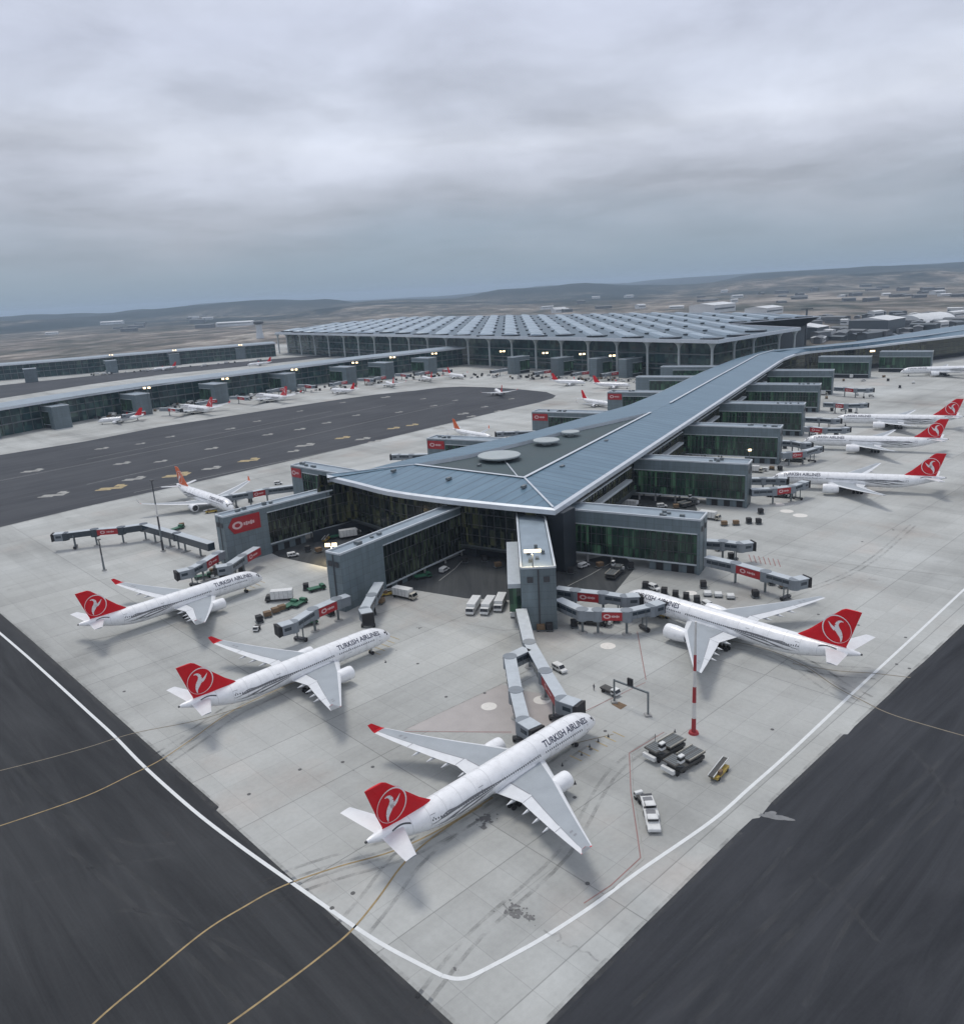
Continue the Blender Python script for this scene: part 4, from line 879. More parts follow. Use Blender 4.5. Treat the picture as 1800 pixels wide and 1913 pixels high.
def airliner(name,label,sp,group=None):
    Ln,Rf,zc,hs=sp['L'],sp['R'],sp['zc'],sp['hs']
    th=thing(name,label,'airliner',(0,0,0),0,group)
    NR=[(0,.02,-.52),(.3,.22,-.5),(1.0,.42,-.42),(2.2,.62,-.28),(3.6,.78,-.17),(5.4,.91,-.07),(7.6,.98,-.02),(10,1,0)]
    k=Rf/2.82
    prof=[(x*k,r*Rf,zc+dz*Rf) for x,r,dz in NR]+[(Ln*f,1*Rf,zc) for f in (.3,.45,.62,.70)]+[(Ln*f,r*Rf,zc+dz*Rf) for f,r,dz in ((.75,.965,.04),(.80,.87,.14),(.85,.73,.28),(.90,.56,.44),(.94,.40,.58),(.97,.27,.68),(.99,.17,.74),(1.,.07,.76))]
    def pr(x):
        for a,b in zip(prof,prof[1:]):
            if a[0]<=x<=b[0]:
                t=(x-a[0])/(b[0]-a[0]); return a[1]+(b[1]-a[1])*t,a[2]+(b[2]-a[2])*t
        return prof[-1][1:]
    mb=MB(); n=32
    mb.rings([[(-x,r*math.cos(2*math.pi*i/n),z+r*math.sin(2*math.pi*i/n)*(1.02 if math.sin(2*math.pi*i/n)<0 else 1)) for i in range(n)] for x,r,z in prof])
    body=mb.build('fuselage',M['white'],th,smooth=True)
    def wrap(x,t,side,off=.03):
        r,z=pr(x); r+=off; return Vector((-x,side*r*math.cos(t),z+r*math.sin(t)))
    # belly fairing
    mb=MB(); f0,f1=.30*Ln,.575*Ln
    mb.rings([[(-(f0+(f1-f0)*t),Rf*1.12*s*math.cos(a),zc-Rf*.42+Rf*.78*s*math.sin(a)) for a in [2*math.pi*i/20 for i in range(20)]] for t,s in ((0,.3),(.1,.72),(.25,.98),(.6,1.),(.85,.8),(1,.35))])
    mb.build('belly_fairing',M['white'],th,smooth=True)
    # windows and doors
    for side in (1,-1):
        mb=MB(); x=Rf*2.6
        while x<Ln*.80:
            if not (.315*Ln<x<.33*Ln or .60*Ln<x<.615*Ln):
                mb.quad(*[wrap(x+dx_,.17+dt,side,.015) for dx_,dt in ((-.14,-.065),(.14,-.065),(.14,.065),(-.14,.065))])
            x+=.62
        mb.build('cabin_windows',M['pane'],body)
        mb=MB()
        for x in (.085*Ln,.255*Ln,.60*Ln,.79*Ln):
            for a,b,c_,d in ((x-.58,x-.49,-.1,.58),(x+.49,x+.58,-.1,.58),(x-.55,x+.55,.555,.59),(x-.55,x+.55,-.12,-.09),(x-.12,x+.12,.26,.36)): mb.quad(*[wrap(q,t,side,.02) for q,t in ((a,c_),(b,c_),(b,d),(a,d))])
        mb.build('door_outline',M['swirl'],body)
    mb=MB()
    for side in (1,-1):
        for x0,x1,t0,t1 in ((1.75,2.35,.72,1.02),(1.75,2.3,.36,.68),(2.4,3.0,.60,.86)):
            mb.quad(*[wrap(q*k,t,side,.03) for q,t in ((x0,t0),(x1,t0),(x1,t1),(x0,t1))])
        mb.quad(*[wrap(q*k,t,side,.03) for q,t in ((1.6,1.08),(2.15,1.10),(2.15,1.50),(1.6,1.50))])
    mb.build('cockpit_window',M['glass'],body)
    for xj in ([.105,.165,.225,.285,.345,.56,.62,.68,.74,.80,.86] if Rf>2.5 else []):
        mb=MB(); x=xj*Ln
        for i in range(28):
            a0,a1=-.5+ (math.pi+1.)*i/28,-.5+(math.pi+1.)*(i+1)/28
            mb.quad(wrap(x,a0,1,.012),wrap(x+.10,a0,1,.012),wrap(x+.10,a1,1,.012),wrap(x,a1,1,.012))
        mb.build('panel_joint',M['joint'],body)
    # lettering on both sides
    if sp.get('text'):
        h=sp['text']; 
        wd=LASP*h*.86; x0=.062*Ln+1.2; t0,t1=.48,.48+h/Rf
        for side in (-1,1):
            mb=MB()
            for f in LET:
                mb.quad(*[wrap((x0+wd*(1-a)) if side<0 else (x0+wd*a),t0+(t1-t0)*b,side,.045) for a,b in f])
            mb.build('lettering',M['navy'],body)
        # grey ribbon pattern on the rear flank
        for side in (1,-1):
            mb=MB()
            for s,(xa,xb,ta,tb,bw,wv) in enumerate(((.50,.79,.20,.05,.22,.5),(.52,.77,.10,-.25,.14,.35),(.55,.75,-.02,-.42,.16,-.3),(.64,.80,.34,-.10,.12,.4),(.66,.79,.10,-.5,.13,-.35),(.60,.72,-.2,-.62,.10,.3),(.70,.78,.3,.0,.10,.6))):
                P=[]
                for i in range(15):
                    t=i/14; P.append((Ln*(xa+(xb-xa)*t),ta+(tb-ta)*t+wv*.5*math.sin(math.pi*t*1.2)*t,bw*.85*math.sin(math.pi*min(1,t*1.04))+.015))
                for (x,a,b),(x2,a2,b2) in zip(P,P[1:]):
                    mb.quad(wrap(x,a-b*.45,side,.02+.002*s),wrap(x2,a2-b2*.45,side,.02+.002*s),wrap(x2,a2+b2*.45,side,.02+.002*s),wrap(x,a+b*.45,side,.02+.002*s))
            # long thin stripe forward of the wing root
            for i in range(12):
                xa,xb=Ln*(.335+.016*i),Ln*(.335+.016*(i+1)); t=.26-.012*i
                mb.quad(wrap(xa,t,side),wrap(xb,t-.012,side),wrap(xb,t+.022,side),wrap(xa,t+.03,side))
            mb.build('ribbon_pattern',M['swirl'],body)
    # wings
    ry,ky=Rf*.55,hs*.32
    st=[(0,sp['w'][0],sp['w'][1],zc-Rf*.62,1.5),(ry+.4*Rf,sp['w'][0]+.012,sp['w'][1],zc-Rf*.50,1.35),(ky,sp['w'][2],sp['w'][3],zc-Rf*.32,.85)]
    for t in (.25,.5,.75,1.):
        st.append((ky+(hs-ky)*t,sp['w'][2]+(sp['w'][4]-sp['w'][2])*t,sp['w'][3]+(sp['w'][5]-sp['w'][3])*t,zc-Rf*.32+sp['dz']*(.6*t+.4*t*t),.85-.6*t))
    U=[(0,0),(.03,.28),(.11,.46),(.30,.55),(.55,.46),(.73,.30),(.86,.17),(1,.02),(.86,-.06),(.73,-.14),(.55,-.28),(.30,-.42),(.11,-.38),(.03,-.24)]
    mt=lambda a,b:(1 if b in (0,1,13,12) or b in (5,6,7,8) else 0)
    for side in (1,-1):
        mb=MB(); rs=[]
        for y,a,b,z,tt in st: rs.append([(-(a+(b-a)*c_)*Ln,side*y,z+tt*h) for c_,h in U])
        mb.rings(rs,mfun=mt); wg=mb.build('wing',[M['wing'],M['wing_light']],th,smooth=True)
        # flap gaps and aileron lines
        mb=MB()
        for (y0,y1) in ((Rf*1.05,ky-.3),(ky+.3,hs*.70),(hs*.72,hs*.93)):
            def wp(y,c_,up):
                for A_,B_ in zip(st,st[1:]):
                    if A_[0]<=y<=B_[0]+1e-6:
                        t=(y-A_[0])/(B_[0]-A_[0]); a=A_[1]+(B_[1]-A_[1])*t; b=A_[2]+(B_[2]-A_[2])*t; z=A_[3]+(B_[3]-A_[3])*t; tt=A_[4]+(B_[4]-A_[4])*t
                        hh=[h for c2,h in U[:8]]; cc2=[c2 for c2,h in U[:8]]
                        for i in range(7):
                            if cc2[i]<=c_<=cc2[i+1]: h=hh[i]+(hh[i+1]-hh[i])*(c_-cc2[i])/(cc2[i+1]-cc2[i])
                        return Vector((-(a+(b-a)*c_)*Ln,side*y,z+tt*h+up))
            for i in range(6):
                ya,yb=y0+(y1-y0)*i/6,y0+(y1-y0)*(i+1)/6
                mb.quad(wp(ya,.722,.02),wp(yb,.722,.02),wp(yb,.742,.02),wp(ya,.742,.02))
            mb.quad(wp(y0,.735,.03),wp(y0+.12,.735,.03),wp(y0+.12,.985,.03),wp(y0,.985,.03))
        for (y,c_,s) in ((hs*.80,.45,.7),(hs*.84,.4,.7)):
            mb.quad(wp(y,c_,.03),wp(y+.5,c_,.03),wp(y+.5,c_+.16,.03),wp(y,c_+.16,.03))
        mb.build('flap_line',M['hinge'],wg)
        # winglet
        y,a,b,z,tt=st[-1]
        if sp['winglet']:
            mb=MB(); rs=[]
            for q,(dy_,dz_,aa,bb,t2) in enumerate(((0,0,a,b,.25),(.45,.35,a+.012,b+.004,.2),(1.0,2.0,b-.002,b+.016,.12))):
                rs.append([(-(aa+(bb-aa)*c_)*Ln,side*(y+dy_),z+dz_+t2*h) for c_,h in U])
            mb.rings(rs,mfun=lambda a_,b_:(1 if (b_<7)==(side>0) or True else 0) if False else (0 if b_<7 else 1)); mb.build('winglet',[M[sp['wl']],M['wing_light']],wg)
        # flap track fairings
        for yy in (hs*.24,hs*.40,hs*.52,hs*.64):
            p=wp(yy,.93,0); mb=MB(); s=k*(1.15-.5*yy/hs)
            mb.lathe((p.x+3.1*s,p.y,p.z-.42*s-.1),(-1,0,-.02),[(0,.05),(.7*s,.28*s),(2.2*s,.40*s),(3.9*s,.30*s),(5.3*s,.04)],n=10); mb.build('flap_fairing',M['wing_light'],wg,smooth=True)
        # engine
        er,ey,ex,ez,el=sp['er'],sp['ey'],sp['ex']*Ln,sp['ez'],sp['el']
        mb=MB(); mb.lathe((-ex,side*ey,ez),(-1,0,0),[(.15,er*.80),(0,er*.86),(.12,er*.95),(.6,er),(el*.5,er*1.0),(el*.85,er*.86),(el,er*.74),(el,er*.66)],n=24,cap=False)
        en=mb.build('engine',M['white'],th,smooth=True)
        mb=MB(); mb.lathe((-ex-.7,side*ey,ez),(-1,0,0),[(-.15,er*.80),(0,er*.80),(0,er*.2),(-.35,.02)],n=20,cap=False); mb.build('fan',M['darkmetal'],en,smooth=True)
        mb=MB(); mb.lathe((-ex-el+.3,side*ey,ez),(-1,0,0),[(0,er*.66),(.5,er*.60),(er*.9,er*.42),(er*.92,er*.26),(er*1.7,.05)],n=18,cap=False); mb.build('exhaust',M['darkmetal'],en,smooth=True)
        mb=MB(); w0=wp(ey,.02,0); w1=wp(ey,.45,-.6)
        rs=[[(-ex-1.0,side*ey+s*.05,ez+er*.92) for s in (-1,1,1,-1)],[(-ex-el*.55,side*ey+s*.22,z_) for s,z_ in ((-1,ez+er*.6),(1,ez+er*.6),(1,w0.z+.1),(-1,w0.z+.1))],[(w1.x,side*ey+s*.2,z_) for s,z_ in ((-1,w1.z-.9),(1,w1.z-.9),(1,w1.z+.1),(-1,w1.z+.1))]]
        mb.rings(rs); mb.build('pylon',M['wing_light'],th)
        # tailplane
        s0,s1,s2,s3=sp['st']; tz=zc+Rf*.62
        mb=MB(); rs=[]
        for (y,a,b,z,tt) in ((0,s0,s1,tz,.7),(sp['sth'],s2,s3,tz+sp['sth']*.10,.28)): rs.append([(-(a+(b-a)*c_)*Ln,side*y,z+tt*h) for c_,h in U])
        mb.rings(rs,mfun=lambda a,b:1); sb=mb.build('tailplane',[M['wing'],M['wing_light']],th,smooth=True)
        # dark trim slot beside the tailplane root
        mb=MB()
        for i in range(8):
            xa,xb=Ln*(s0-.012+.0075*i),Ln*(s0-.012+.0075*(i+1)); g=lambda x:.62+.26*math.sin((x/Ln-s0+.012)/.06*math.pi)
            mb.quad(wrap(xa,g(xa)-.09,side),wrap(xb,g(xb)-.09,side),wrap(xb,g(xb)+.09,side),wrap(xa,g(xa)+.09,side))
        mb.build('trim_slot',M['darkmetal'],body)
    # fin
    f0,f1,f2,f3=sp['fin']; zt=sp['ft']
    r0,z0=pr(f0*Ln); zb=z0+r0*.80
    fp=[(0,0),(.06,.6),(.2,1),(.66,1),(.9,.45),(1,.08)]
    def fs(z,a,b,t): return [(-(a+(b-a)*c_)*Ln,t*h,z) for c_,h in fp]+[(-(a+(b-a)*c_)*Ln,-t*h,z) for c_,h in fp[::-1][:-1]][0:5]
    mb=MB(); rs=[fs(zb-1.,f0-.025,f1,.42),fs(zb+.8,f0+.004,f1-.001,.40)]
    for t in (.2,.45,.7,.95,1.): rs.append(fs(zb+.8+(zt-zb-.8)*t,f0+.012+(f2-f0-.012)*t+(.006 if t==1. else 0),f1+(f3-f1)*t,.40-.2*t))
    mb.rings(rs); fin=mb.build('tail_fin',M[sp['fc']],th)
    # rudder hinge line
    if sp.get('text'):
        cz=zb+(zt-zb)*.46; cx=(f0+(f2-f0)*.5)*Ln*.5+(f1+(f3-f1)*.5)*Ln*.5+.1; rr=(zt-zb)*.345
        for side in (1,-1):
            mb=MB(); Y=lambda z:side*(.40-.2*max(0,(z-zb-.8)/(zt-zb-.8))+.05)
            def fq(pts): mb.quad(*[(-cx+(u_)*rr,Y(cz+v_*rr),cz+v_*rr) for u_,v_ in pts])
            n=32
            for i in range(n):
                t0,t1=2*math.pi*i/n,2*math.pi*(i+1)/n; wd_=.055+.035*math.sin(t0+1)
                fq([(r*math.cos(t),r*math.sin(t)) for r,t in ((1-wd_,t0),(1,t0),(1,t1),(1-wd_,t1))])
            # bird: curved neck and body with one raised wing
            bird=[(-.42,.60,.02),(-.24,.62,.06),(-.06,.50,.10),(.02,.28,.13),(-.04,.04,.17),(-.18,-.18,.19),(-.30,-.40,.14),(-.36,-.60,.08),(-.34,-.86,.015)]
            wing_=[(-.10,-.06,.10),(.10,-.06,.13),(.30,.06,.10),(.46,.24,.05),(.60,.42,.01)]
            for C in (bird,wing_):
                for (xa,ya,wa),(xb,yb,wb) in zip(C,C[1:]):
                    d=Vector((xb-xa,yb-ya)).normalized(); nn=Vector((-d.y,d.x)); fq([(xa-nn.x*wa,ya-nn.y*wa),(xa+nn.x*wa,ya+nn.y*wa),(xb+nn.x*wb,yb+nn.y*wb),(xb-nn.x*wb,yb-nn.y*wb)])
            mb.build('emblem',M['mark_white'],fin)
    # landing gear
    def gear(x,y,nw,r,h,nm='main_gear'):
        mb=MB(); mb.tube((-x,y,r),(-x,y,h),.22*k); g=mb.build(nm,M['metal'],th)
        for i in range(nw//2):
            for s in (-1,1):
                xx=-x+(i-(nw//2-1)/2)*r*2.25; mb=MB(); mb.lathe((xx,y+s*.55*k-.2*k,r),(0,1,0),[(0,r*.55),(.02,r*.9),(.12*k,r),(.3*k,r),(.4*k,r*.9),(.42*k,r*.55)],n=14); mb.build('wheel',M['dark'],g)
    gear(.088*Ln if Rf<2.5 else 6.6*k,0,2,.52*k,zc-Rf*.8,'nose_gear')
    for s in (-1,1): gear(sp['gx']*Ln,s*Rf*1.75,sp['gw'],.66*k,zc-Rf*.4)
    # tail cone exhaust
    mb=MB(); x,r,z=prof[-1]; mb.tube((-x+.5,0,z),(-x-.25,0,z),r*1.4,r*1.1,10); mb.build('tail_cone_exhaust',M['darkmetal'],th)
    return th
WB=dict(L=63.7,R=3.0,zc=5.1,hs=29.2,w=(.30,.545,.375,.535,.585,.632),dz=2.6,winglet=True,wl='red',er=1.85,ey=9.6,ex=.325,ez=2.85,el=6.0,st=(.875,.955,.945,.982),sth=9.7,fin=(.765,.945,.925,.990),ft=17.2,fc='red',gx=.50,gw=4,text=1.5)
WC=dict(L=73.9,R=3.1,zc=5.4,hs=32.4,w=(.33,.565,.395,.550,.640,.668),dz=2.2,winglet=False,wl='white',er=2.2,ey=10.2,ex=.318,ez=3.0,el=6.9,st=(.875,.960,.950,.985),sth=10.8,fin=(.775,.950,.932,.992),ft=18.8,fc='red',gx=.52,gw=6,text=1.7)
NB=dict(L=39.5,R=1.98,zc=3.7,hs=17.2,w=(.33,.53,.40,.515,.535,.57),dz=1.6,winglet=True,wl='red',er=1.1,ey=5.7,ex=.34,ez=1.75,el=3.6,st=(.88,.965,.955,.995),sth=6.3,fin=(.80,.955,.935,.995),ft=12.2,fc='red',gx=.52,gw=2)
A1=airliner('passenger_jet','large white airliner with red tail, nearest the camera at the centre of the apron',WB)
A1.location=(23.04,164.65,0); A1.rotation_euler.z=.753
B1=airliner('passenger_jet','large white airliner with red tail facing left, parked right of centre beside the banded mast',WC)
B1.location=(43.28,236.97,0); B1.rotation_euler.z=2.291
N1=airliner('passenger_jet','white airliner with orange red tail docked nose right behind the green walkway',dict(WB,fc='orange',wl='orange'))
N3=airliner('passenger_jet','x',dict(NB,fc='orange',wl='orange',L=44.5))
N2=airliner('passenger_jet','small white airliner parked at the long left pier, first from the left border',NB,'small jets parked at the left pier')
bpy.context.view_layer.update()
def put(o,x,y,h,label=None,group=None):
    o.location=(x,y,0); o.rotation_euler.z=h
    if label: o['label']=label
    if group: o['group']=group
    return o
put(copy_tree(A1),-28.95,218.39,.764,'white airliner with red tail parked in the second row, left of the centre jet bridges')
put(copy_tree(A1),-80.62,275.33,.794,'white airliner with its red tail cut by the left border, behind the green vehicles')
G2='long white jets docked on the right of the pier'
for p,l,h in (((1439,891),'nearest of the three long white jets docked on the right',R(156)),((1499,822),'middle of the three long white jets docked on the right',R(154)),((1557,782),'farthest of the three long white jets docked on the right',R(154))):
    c=at(*p,5.); put(copy_tree(B1),c.x,c.y,h,l,G2)
c=at(1681,693,5.); put(copy_tree(B1),c.x,c.y,R(165),'distant white jet at the right border past the pier bend')
c=at(434,946,5.); d=at(322,904,6.5); put(N1,c.x,c.y,math.atan2(c.y-d.y,c.x-d.x))
def small(p,q,l,src=N2,g='small jets parked at the left pier',hd=None,first=False):
    c=at(*p,3.6); d=at(*q,4.); o=src if first else copy_tree(src)
    put(o,c.x,c.y,math.atan2(c.y-d.y,c.x-d.x) if hd is None else R(hd),l,g); return o
small((182,786),(232,781),'small white jet at the long left pier, first from the left border',first=True)
small((338,762),(396,768),src=A1,l='small white jet with red tail at the long left pier, second from the left')
small((478,741),(533,746),src=A1,l='small white jet with red tail at the long left pier, third from the left')
small((617,728),(651,729),'small white jet at the long left pier, fourth from the left')
small((720,714),(745,722),'small white jet at the long left pier, fifth from the left')
small((788,704),(818,711),'small white jet at the long left pier, sixth from the left')
small((866,703),(880,711),'small white jet seen from the front where the long left pier meets the main hall',hd=-60)
G3='small jets around the middle taxiway'
small((925,728),(923,742),'small white jet taxiing alone on the dark middle taxiway',g=G3,hd=98)
small((918,817),(843,803),'white jet half hidden by the red signed gate building behind the left roof edge',g=G3,src=N3,first=True)
small((1140,755),(1063,743),'white jet with red tail behind the red sign nearest the main hall',g=G3,src=N2)
small((1093,714),(1035,712),'small white jet with red tail before the main hall, left of two',g=G3)
small((1177,719),(1102,717),'small white jet with long red belly before the main hall, right of two',g=G3)
small((462,681),(490,678),'white jet on the strip between the two left piers, below the farther pier',g=G3)
small((285,690),(300,688),'tiny white jet between the two left piers, nearer the left border',g=G3)
# ------------------------------------------------------------------ jet bridges
def jet_bridge(label,pts,red=(),zr=7.4,wd=3.0,ht=3.0,group=None,cab=True,wheel=True,colr='bridge',supports=(),name='jet_bridge',cabdir=None,glass=True,lean=0.):
    P=[at(p[0],p[1],p[2] if len(p)>2 else zr) for p in pts]
    th=thing(name,label,'jet bridge',(P[0].x,P[0].y,0),0,group)
    for i,(a,b) in enumerate(zip(P,P[1:])):
        d=(b-a); ln=d.length; d.normalize(); w_=wd*(1-.05*i); h_=ht*(1-.05*i); c0=a-Vector((0,0,h_/2)); c1=b-Vector((0,0,h_/2))
        mb=MB(); mb.beam(c0,c1,w_,h_); m=M['bridge_red'] if i in red else M[colr]
        tn=mb.build('tunnel',m,th,True)
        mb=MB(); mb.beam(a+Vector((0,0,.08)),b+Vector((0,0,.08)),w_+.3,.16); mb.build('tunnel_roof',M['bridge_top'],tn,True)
        r=d.cross(Vector((0,0,1))).normalized()
        if i in red:
            for s in (-1,1):
                nn=r*s; uu=Vector((-nn.y,nn.x,0)); sign_mark(tn,(c0+c1)/2+nn*(w_/2),uu,nn,min(ln*.8,9),h_*1.1,'sign_emblem')
        elif glass and ln>6:
            mb=MB()
            for s in (-1,1): mb.beam(c0+r*s*(w_/2+.02)+d*1+Vector((0,0,.35)),c1+r*s*(w_/2+.02)-d*1+Vector((0,0,.35)),.08,h_*.38)
            mb.build('window_band',M['bridge_glass'],tn,True)
            mb=MB(); k=int(ln/2.6)
            for q in range(1,k):
                p=c0.lerp(c1,q/k); mb.box((p.x,p.y,p.z),(.14,w_+.16,h_),math.atan2(d.y,d.x))
            if k>1: mb.build('ribs',M['steel'],tn,True)
        if 0<i: 
            mb=MB(); mb.tube((a.x,a.y,a.z-ht-.1),(a.x,a.y,a.z+.25),wd*.62,n=14); mb.build('rotunda',M[colr],th,True)
            mb=MB(); mb.tube((a.x,a.y,.3),(a.x,a.y,a.z-ht),.38,n=10); mb.build('column',M['steel'],th,True)
            mb=MB(); mb.tube((a.x,a.y,0),(a.x,a.y,.32),1.5,1.3,14); mb.build('footing',M['concrete_wall'],th,True)
    for s in supports:
        i=int(s); p=P[i].lerp(P[i+1],s-i); d=(P[i+1]-P[i]).normalized(); r=Vector((-d.y,d.x,0))
        mb=MB(); mb.tube((p.x,p.y,0),(p.x,p.y,p.z-ht),.4,n=10); mb.build('column',M['steel'],th,True)
        mb=MB(); mb.box((p.x,p.y,.2),(1.6,3.6,.4),math.atan2(d.y,d.x)); mb.build('footing',M['concrete_wall'],th,True)
    if wheel:
        p=P[-2].lerp(P[-1],.72); d=(P[-1]-P[-2]).normalized(); r=Vector((-d.y,d.x,0)); an=math.atan2(d.y,d.x)
        for s in (-1,1):
            mb=MB(); q=p+r*s*1.1; mb.tube((q.x,q.y,.7),(q.x,q.y,p.z-ht*.4),.22,n=8); mb.build('leg',M['steel'],th,True)
        mb=MB(); mb.box((p.x,p.y,.85),(1.4,4.2,.5),an); bg=mb.build('bogie',M['darkmetal'],th,True)
        for s in (-1,1):
            q=p+r*s*1.9; mb=MB(); mb.tube((q.x-r.x*.3,q.y-r.y*.3,.6),(q.x+r.x*.3,q.y+r.y*.3,.6),.6,n=14); mb.build('wheel',M['dark'],bg,True)
    if cab:
        a=P[-1]; d=(P[-1]-P[-2]).normalized(); 
        if cabdir is not None: d=Vector((math.cos(R(cabdir)),math.sin(R(cabdir)),0))
        an=math.atan2(d.y,d.x)
        mb=MB(); mb.tube((a.x,a.y,a.z-ht-.1),(a.x,a.y,a.z+.2),wd*.60,n=16); mb.build('rotunda',M[colr],th,True)
        c=a+d*2.2; mb=MB(); mb.box((c.x,c.y,c.z-ht/2+.05),(3.4,wd*1.12,ht+.1),an); cb=mb.build('cab',M['bridge'],th,True)
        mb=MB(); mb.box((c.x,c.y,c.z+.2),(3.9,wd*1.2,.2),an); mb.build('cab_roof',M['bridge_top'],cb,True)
        c=a+d*4.5
        for k_ in range(3):
            cc=a+d*(4.05+.45*k_); mb=MB(); mb.box((cc.x,cc.y,cc.z-ht/2+.15),(.38,wd*(1.14+.05*k_),ht*(1.0+.06*k_)),an); mb.build('bellows',M['dark'],cb,True)
        mb=MB(); c=a+d*2.2; mb.box((c.x,c.y,c.z-1.2),(2.2,wd*1.12+.06,1.),an); mb.build('cab_window',M['bridge_glass'],cb,True)
    return th
jet_bridge('jet bridge with a red lower tunnel reaching the cockpit side of the nearest airliner',[(973,1138),(988,1200),(1018,1254),(1050,1306)],red=(2,),cabdir=-40,colr='bridge')
jet_bridge('pale jet bridge left of its twin, ending by the wing of the nearest airliner',[(984,1212),(952,1227),(963,1290),(977,1346)],cabdir=-55,colr='bridge',wheel=True)
jet_bridge('upper jet bridge from the central tower to the nose of the right airliner',[(1039,1098),(1074,1103),(1126,1108),(1168,1114)],red=(1,),cabdir=0)
jet_bridge('lower bent jet bridge with a red middle from the central tower to the right airliner',[(1042,1119),(1087,1139),(1116,1140),(1170,1141),(1216,1131)],red=(2,),cabdir=30)
jet_bridge('short grey jet bridge at the end of the nearest right gate building',[(1311,1009),(1350,1011),(1383,1015)],cabdir=10)
jet_bridge('long jet bridge with a red middle right of the nearest right gate building',[(1319,1040),(1374,1052),(1430,1068),(1484,1083)],red=(1,),cabdir=20)
jet_bridge('red jet bridge left of the blank end tower, behind the second row airliner',[(650,1112),(628,1119),(584,1138),(546,1162)],red=(1,),cabdir=215)
jet_bridge('short pale jet bridge in front of the blank end tower wall',[(708,1088),(694,1112),(680,1138)],cabdir=-70,colr='bridge')
jet_bridge('dark red jet bridge below the pointed red sign, above the left airliner',[(414,1029),(404,1034),(376,1051),(353,1063)],red=(1,),cabdir=215)
jet_bridge('grey and red jet bridge right of the pointed red sign tower base',[(480,1022),(452,1038),(425,1056)],red=(0,),cabdir=200)
jet_bridge('long green walkway bridge on posts ending in a red section at the left border',[(394,1015),(330,996),(268,979),(226,985),(176,989),(120,996)],red=(3,),colr='bridge_glass',supports=(.35,.8,1.25,1.7),cabdir=190,glass=False)
jet_bridge('red jet bridge docked at the nose of the small orange tailed airliner',[(560,905),(497,913),(466,919),(428,925)],red=(1,),cabdir=200)
GR='jet bridges of the docked long jets'
jet_bridge('upper jet bridge to the nearest long docked jet on the right',[(1400,893),(1425,893),(1452,893)],group=GR,cabdir=-20)
jet_bridge('lower jet bridge with red part to the nearest long docked jet',[(1402,914),(1444,912),(1478,908),(1496,902)],red=(1,),group=GR,cabdir=40)
jet_bridge('upper jet bridge to the middle long docked jet',[(1458,823),(1480,824),(1500,828)],group=GR,cabdir=0)
jet_bridge('lower red jet bridge to the middle long docked jet',[(1460,846),(1474,845),(1500,843),(1524,836)],red=(1,),group=GR,cabdir=40)
jet_bridge('upper jet bridge to the farthest long docked jet',[(1503,780),(1530,781),(1556,783)],group=GR,cabdir=0)
jet_bridge('lower red jet bridge to the farthest long docked jet',[(1503,798),(1512,797),(1541,800),(1575,800)],red=(1,),group=GR,cabdir=30)
jet_bridge('pale red jet bridge of the fifth right gate building, empty stand',[(1538,752),(1560,753),(1580,755),(1608,754)],red=(1,),group=GR,cabdir=10)
jet_bridge('pale red jet bridge of the sixth right gate building, empty stand',[(1558,723),(1578,724),(1598,726),(1620,726)],red=(1,),group=GR,cabdir=10)
jet_bridge('dark jet bridge beyond the left roof edge, left of the small red sign',[(800,848),(768,849),(744,849)],cabdir=180)
jet_bridge('dark jet bridge beyond the roof edge between two red signed gate buildings',[(1000,805),(965,806),(938,807)],cabdir=180)
k=0
for i,(x,y) in enumerate(((285,778),(417,755),(545,732),(658,719),(729,709),(809,699))):
    nm=('first','second','third','fourth','fifth','sixth')[i]
    s=1-.08*i
    jet_bridge('red jet bridge left of the %s gate tower of the long left pier'%nm,[(x-14*s,y-10*s),(x-30*s,y-8*s),(x-48*s,y-4*s)],red=(0,),group='jet bridges along the long left pier',wheel=False,cabdir=200,glass=False)
    jet_bridge('red jet bridge right of the %s gate tower of the long left pier'%nm,[(x+14*s,y-16*s),(x+30*s,y-16*s),(x+46*s,y-14*s)],red=(1,),group='jet bridges along the long left pier',wheel=False,cabdir=-20,glass=False)
for x,y in ((955,698),(1035,701),(1106,703),(1161,704)):
    jet_bridge('short grey jet bridge under the floodlights before the main hall, at x %d'%x if False else 'short jet bridge at the foot of the main hall, %s'%{955:'left of the row',1035:'second of the row',1106:'third of the row',1161:'right of the row'}[x],[(x-8,y-10),(x-22,y-8),(x-32,y-6)],red=(0,) if x>1000 else (),group='jet bridges before the main hall',wheel=False,cabdir=200,glass=False)
# end towers before the main hall
for i,(x,y) in enumerate(((954,699),(1035,702),(1107,704),(1162,706))):
    c=at(x,y,0); ang=math.atan2(fn.y,fn.x); finger(c,ang,26,11,'grey gate tower before the main hall glass, %s of four'%('leftmost','second','third','rightmost')[i],'gate towers before the main hall',near=False,solid=10,band=4.5)
